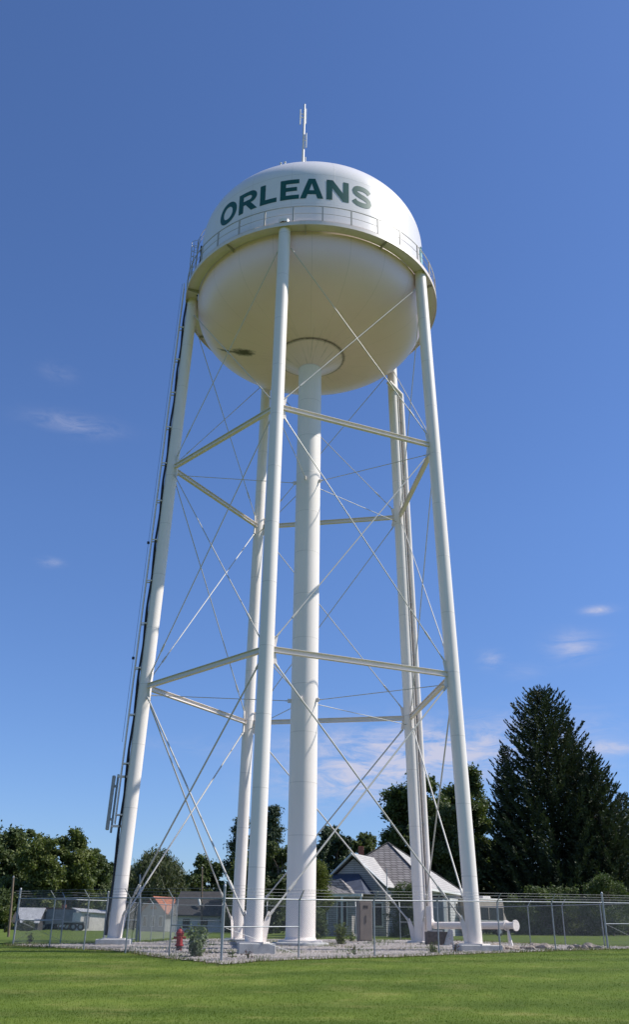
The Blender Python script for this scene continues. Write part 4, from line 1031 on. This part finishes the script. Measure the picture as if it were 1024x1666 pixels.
tree('broadleaf_tree',548,118,1331,66,'round topped tree above the porch of the farmhouse',M['pine'],9000,.24,24,.08,group=gT)
tree('broadleaf_tree',520,112,1352,60,'dark tree just right of the riser column',M['pine'],9000,.24,24,.06,group=gT)
tree('broadleaf_tree',592,126,1356,74,'low tree filling the gap above the farmhouse gable',M['leaf_c'],9000,.24,24,.06,group=gT)
tree('broadleaf_tree',640,122,1366,60,'low dark tree behind the peak of the farmhouse roof',M['leaf_b'],7000,.24,20,.05,group=gT)
tree('broadleaf_tree',517,66,1402,52,'small yellow green tree in front of the farmhouse porch',M['yellow'],7000,.12,22,.40,group=gT)
tree('broadleaf_tree',684,112,1234,140,'large dark broadleaf tree rising behind the back right leg',M['leaf_b'],30000,.24,58,.06,ls=1.35,group=gT)
tree('broadleaf_tree',767,116,1252,100,'large dark broadleaf tree between the right leg and the spruce',M['leaf_b'],24000,.24,50,.06,ls=1.3,group=gT)
tree('broadleaf_tree',730,106,1296,140,'lower broadleaf tree filling in behind the farmhouse roof',M['leaf_c'],18000,.22,40,.04,ls=1.2,group=gT)
gS='spruces behind the right fence'
spruce(879,104,1121,296,'giant dark spruce with a pointed top, tallest tree on the right',M['spruce'],1.15,group=gS,pw=.55)
spruce(962,100,1222,190,'second dark spruce, right of the giant one with a lower top',M['spruce'],1.05,group=gS,pw=.62)
spruce(1012,106,1290,150,'blue green spruce cut by the right edge of the view',M['spruce_b'],1.0,group=gS,pw=.6)
spruce(820,108,1212,120,'slim dark spruce leader left of the giant spruce top',M['spruce'],1.0,group=gS,pw=.62)
spruce(925,105,1172,110,'slim dark spruce leader between the giant and the second spruce',M['spruce'],1.0,group=gS,pw=.7)
tree('broadleaf_tree',992,88,1424,110,'low leafy tree in front of the spruces at the right edge',M['leaf_b'],7000,.14,26,.15,ls=.8,group=gT)
tree('shrub',905,92,1440,190,'dark hedge-like shrub shaded under the spruces',M['leaf_b'],11000,.18,40,.02,ls=.75,cat='shrub',depth=2)
tree('shrub',662,68,1436,70,'dark green bush against the front of the farmhouse',M['leaf_b'],7000,.12,22,.02,ls=.55,cat='bush',depth=1.2)
tree('shrub',505,64,1462,64,'dim leafy bush behind the riser column by the rear fence',M['leaf_b'],4000,.12,16,.02,ls=.5,cat='bush',depth=1.2)
tree('shrub',42,104,1498,28,'small round grey green bush in front of the small barn',M['willow'],1800,.10,10,.02,ls=.4,cat='bush')
tree('shrub',410,84,1452,120,'dark bushes in shade behind the back left leg',M['leaf_b'],8000,.16,30,.02,ls=.7,cat='bush',depth=1.5)
tree('shrub',12,80,1478,22,'small bright green sapling at the far left edge',M['yellow'],900,.10,7,.05,ls=.3,cat='sapling')
# enclosure plants
def weed(name,px,d,ytop,wpx,label,mat,n=260,leaf=.085,stems=9):
    p=gp(px,d); H=at(px,ytop,d).z-p.z; W_=wpx/1599*d/2; root=empty(name,p,label,'plant'); mb=MB(); PP=[]
    for k in range(stems):
        a=rng.uniform(0,6.28); r=W_*rng.uniform(.2,.85); tp=p+Vector((math.cos(a)*r,math.sin(a)*r,H*rng.uniform(.55,.95)))
        limb_mesh(mb,p,tp,.014,.005,.05,5)
        t=rng.uniform(.12,1.02,n//stems); q=np.array(p)[None,:]+(np.array(tp)-np.array(p))[None,:]*t[:,None]+rng.normal(0,.09,(len(t),3)); q[:,2]=np.maximum(q[:,2],p.z+.05); PP.append(q)
    mb.build('stem',M['weed'],root); V,Q=leafquads(np.concatenate(PP),leaf,.75); npmesh('leaves',V,Q,mat,root)
weed('tall_weed',318,34.2,1503,54,'leafy grey green plant with big leaves beside the red hydrant',M['weed'],760,.095,16)
weed('small_shrub',555,46.5,1502,20,'small bright green shrub in the gravel right of the riser column',M['leaf_a'],900,.06,14)
weed('low_weed',706,38.6,1533,16,'low green weed in the gravel below the valve box',M['leaf_a'],160,.05,7)
weed('low_weed',577,36.3,1532,4,'thin brown weed stalk at the gravel edge right of the riser',M['weedr'],50,.035,4)
weed('low_weed',742,38.8,1531,4,'reddish brown weed stalk left of the right leg footing',M['weedr'],60,.04,4)
weed('low_weed',404,33.4,1545,4,'rusty brown weed stalk in front of the front leg footing',M['weedr'],60,.035,4)
weed('low_weed',378,33.6,1541,6,'small green weed left of the front leg footing',M['leaf_a'],70,.04,5)
weed('low_weed',48,44.4,1514,6,'reddish weed near the far left fence corner',M['weedr'],70,.05,5)
weed('low_weed',572,52.5,1512,12,'pair of small weeds beside the brown cabinet',M['leaf_a'],150,.05,6)
# far woods, one mass
n=60000; xx=rng.uniform(-160,170,n); dd=rng.uniform(175,205,n); hh=7.5+2.2*np.sin(xx*.11)+1.6*np.sin(xx*.31+1)+1.0*np.sin(xx*.8)
zz=.6+hh*rng.uniform(0,1,n)**.7; V,Q=leafquads(np.stack([xx,dd-45,zz],1),.75); o=npmesh('far_woods',V,Q,M['far'],None,Vector((0,0,0))); tag(o,'far line of woods closing the horizon behind the houses','woods',kind='stuff')
# ------------------------------------------------------------------ light
SAZ=R(89.); SEL=R(50.5)
sd=Vector((math.sin(SAZ)*math.cos(SEL),math.cos(SAZ)*math.cos(SEL),math.sin(SEL)))
sl=bpy.data.lights.new('sun','SUN'); sl.energy=SUNE=5.0; sl.angle=R(.5); sl.color=(1,.955,.88)
so=bpy.data.objects.new('sun',sl); C.objects.link(so); so.rotation_euler=sd.to_track_quat('Z','Y').to_euler(); so.location=(60,0,60)
w=bpy.data.worlds.new('World'); sc.world=w; w.use_nodes=True; nt=w.node_tree; bg=nt.nodes['Background']
sky=nt.nodes.new('ShaderNodeTexSky'); sky.sky_type='NISHITA'; sky.sun_disc=False; sky.sun_elevation=SEL; sky.sun_rotation=SAZ; sky.altitude=200; sky.air_density=1.0; sky.dust_density=.3; sky.ozone_density=3.0
tc=nt.nodes.new('ShaderNodeTexCoord'); geo=tc.outputs['Generated']
def pixdir(px,py): return (_fw+_r2*((px-512)/F)+_u2*((822-py)/F)).normalized()
vm=nt.nodes.new('ShaderNodeVectorMath'); vm.operation='NORMALIZE'; nt.links.new(geo,vm.inputs[0])
def cloud(px,py,wx,wy,strength,tilt=0):
    c=pixdir(px,py); az=math.atan2(c.x,c.y); el=math.asin(c.z)
    return az,el,wx/1599,wy/1774,strength,tilt
sep=nt.nodes.new('ShaderNodeSeparateXYZ'); nt.links.new(vm.outputs[0],sep.inputs[0])
AZ=math_(nt,'ARCTAN2',sep.outputs[0],sep.outputs[1]); EL=math_(nt,'ARCSINE',sep.outputs[2])
cbn=nt.nodes.new('ShaderNodeCombineXYZ'); nt.links.new(AZ,cbn.inputs[0]); nt.links.new(math_(nt,'MULTIPLY',EL,3.6),cbn.inputs[1])
nz=noise(nt,cbn.outputs[0],20,9,.68); nz.node.inputs['Distortion'].default_value=.7
acc=None
for a_,e_,sx,sy,st_,ti in [cloud(120,690,95,22,.36),cloud(95,605,40,22,.15),cloud(82,915,24,10,.42),cloud(975,992,30,9,1.),cloud(935,1050,50,30,.7),cloud(800,1073,24,18,.6),cloud(850,1092,40,18,.2),
        cloud(680,1225,230,60,1.7),cloud(580,1275,150,40,1.2),cloud(1000,1216,60,14,.85),cloud(950,1255,80,25,.3),cloud(320,1215,140,18,.15),cloud(890,1190,150,50,.35)]:
    dx=math_(nt,'DIVIDE',math_(nt,'SUBTRACT',AZ,a_),sx); dy=math_(nt,'DIVIDE',math_(nt,'SUBTRACT',EL,e_),sy)
    q=math_(nt,'ADD',math_(nt,'MULTIPLY',dx,dx),math_(nt,'MULTIPLY',dy,dy))
    gsn=math_(nt,'MULTIPLY',math_(nt,'EXPONENT',math_(nt,'MULTIPLY',q,-1.6)),st_)
    acc=gsn if acc is None else math_(nt,'ADD',acc,gsn)
cn=ramp(nt,nz,[(.36,(0,0,0)),(.72,(1,1,1))])
cf=math_(nt,'MINIMUM',math_(nt,'MULTIPLY',acc,cn),.85)
SKYS=.10
hz=ramp(nt,EL,[(.0,(.80,.80,.84)),(.42,(1,1,1))])
skc=mixc(nt,cf,mixc(nt,1.,mixc(nt,1.,sky.outputs[0],(.765,.935,1.25),'MULTIPLY'),hz,'MULTIPLY'),(5.1,5.1,6.2))
nt.links.new(skc,bg.inputs['Color']); bg.inputs['Strength'].default_value=SKYS
sc.view_settings.view_transform='Standard'; sc.view_settings.look='None'; sc.view_settings.exposure=.30; sc.view_settings.gamma=1
sc.render.engine='CYCLES'; sc.render.resolution_x=630; sc.render.resolution_y=1024
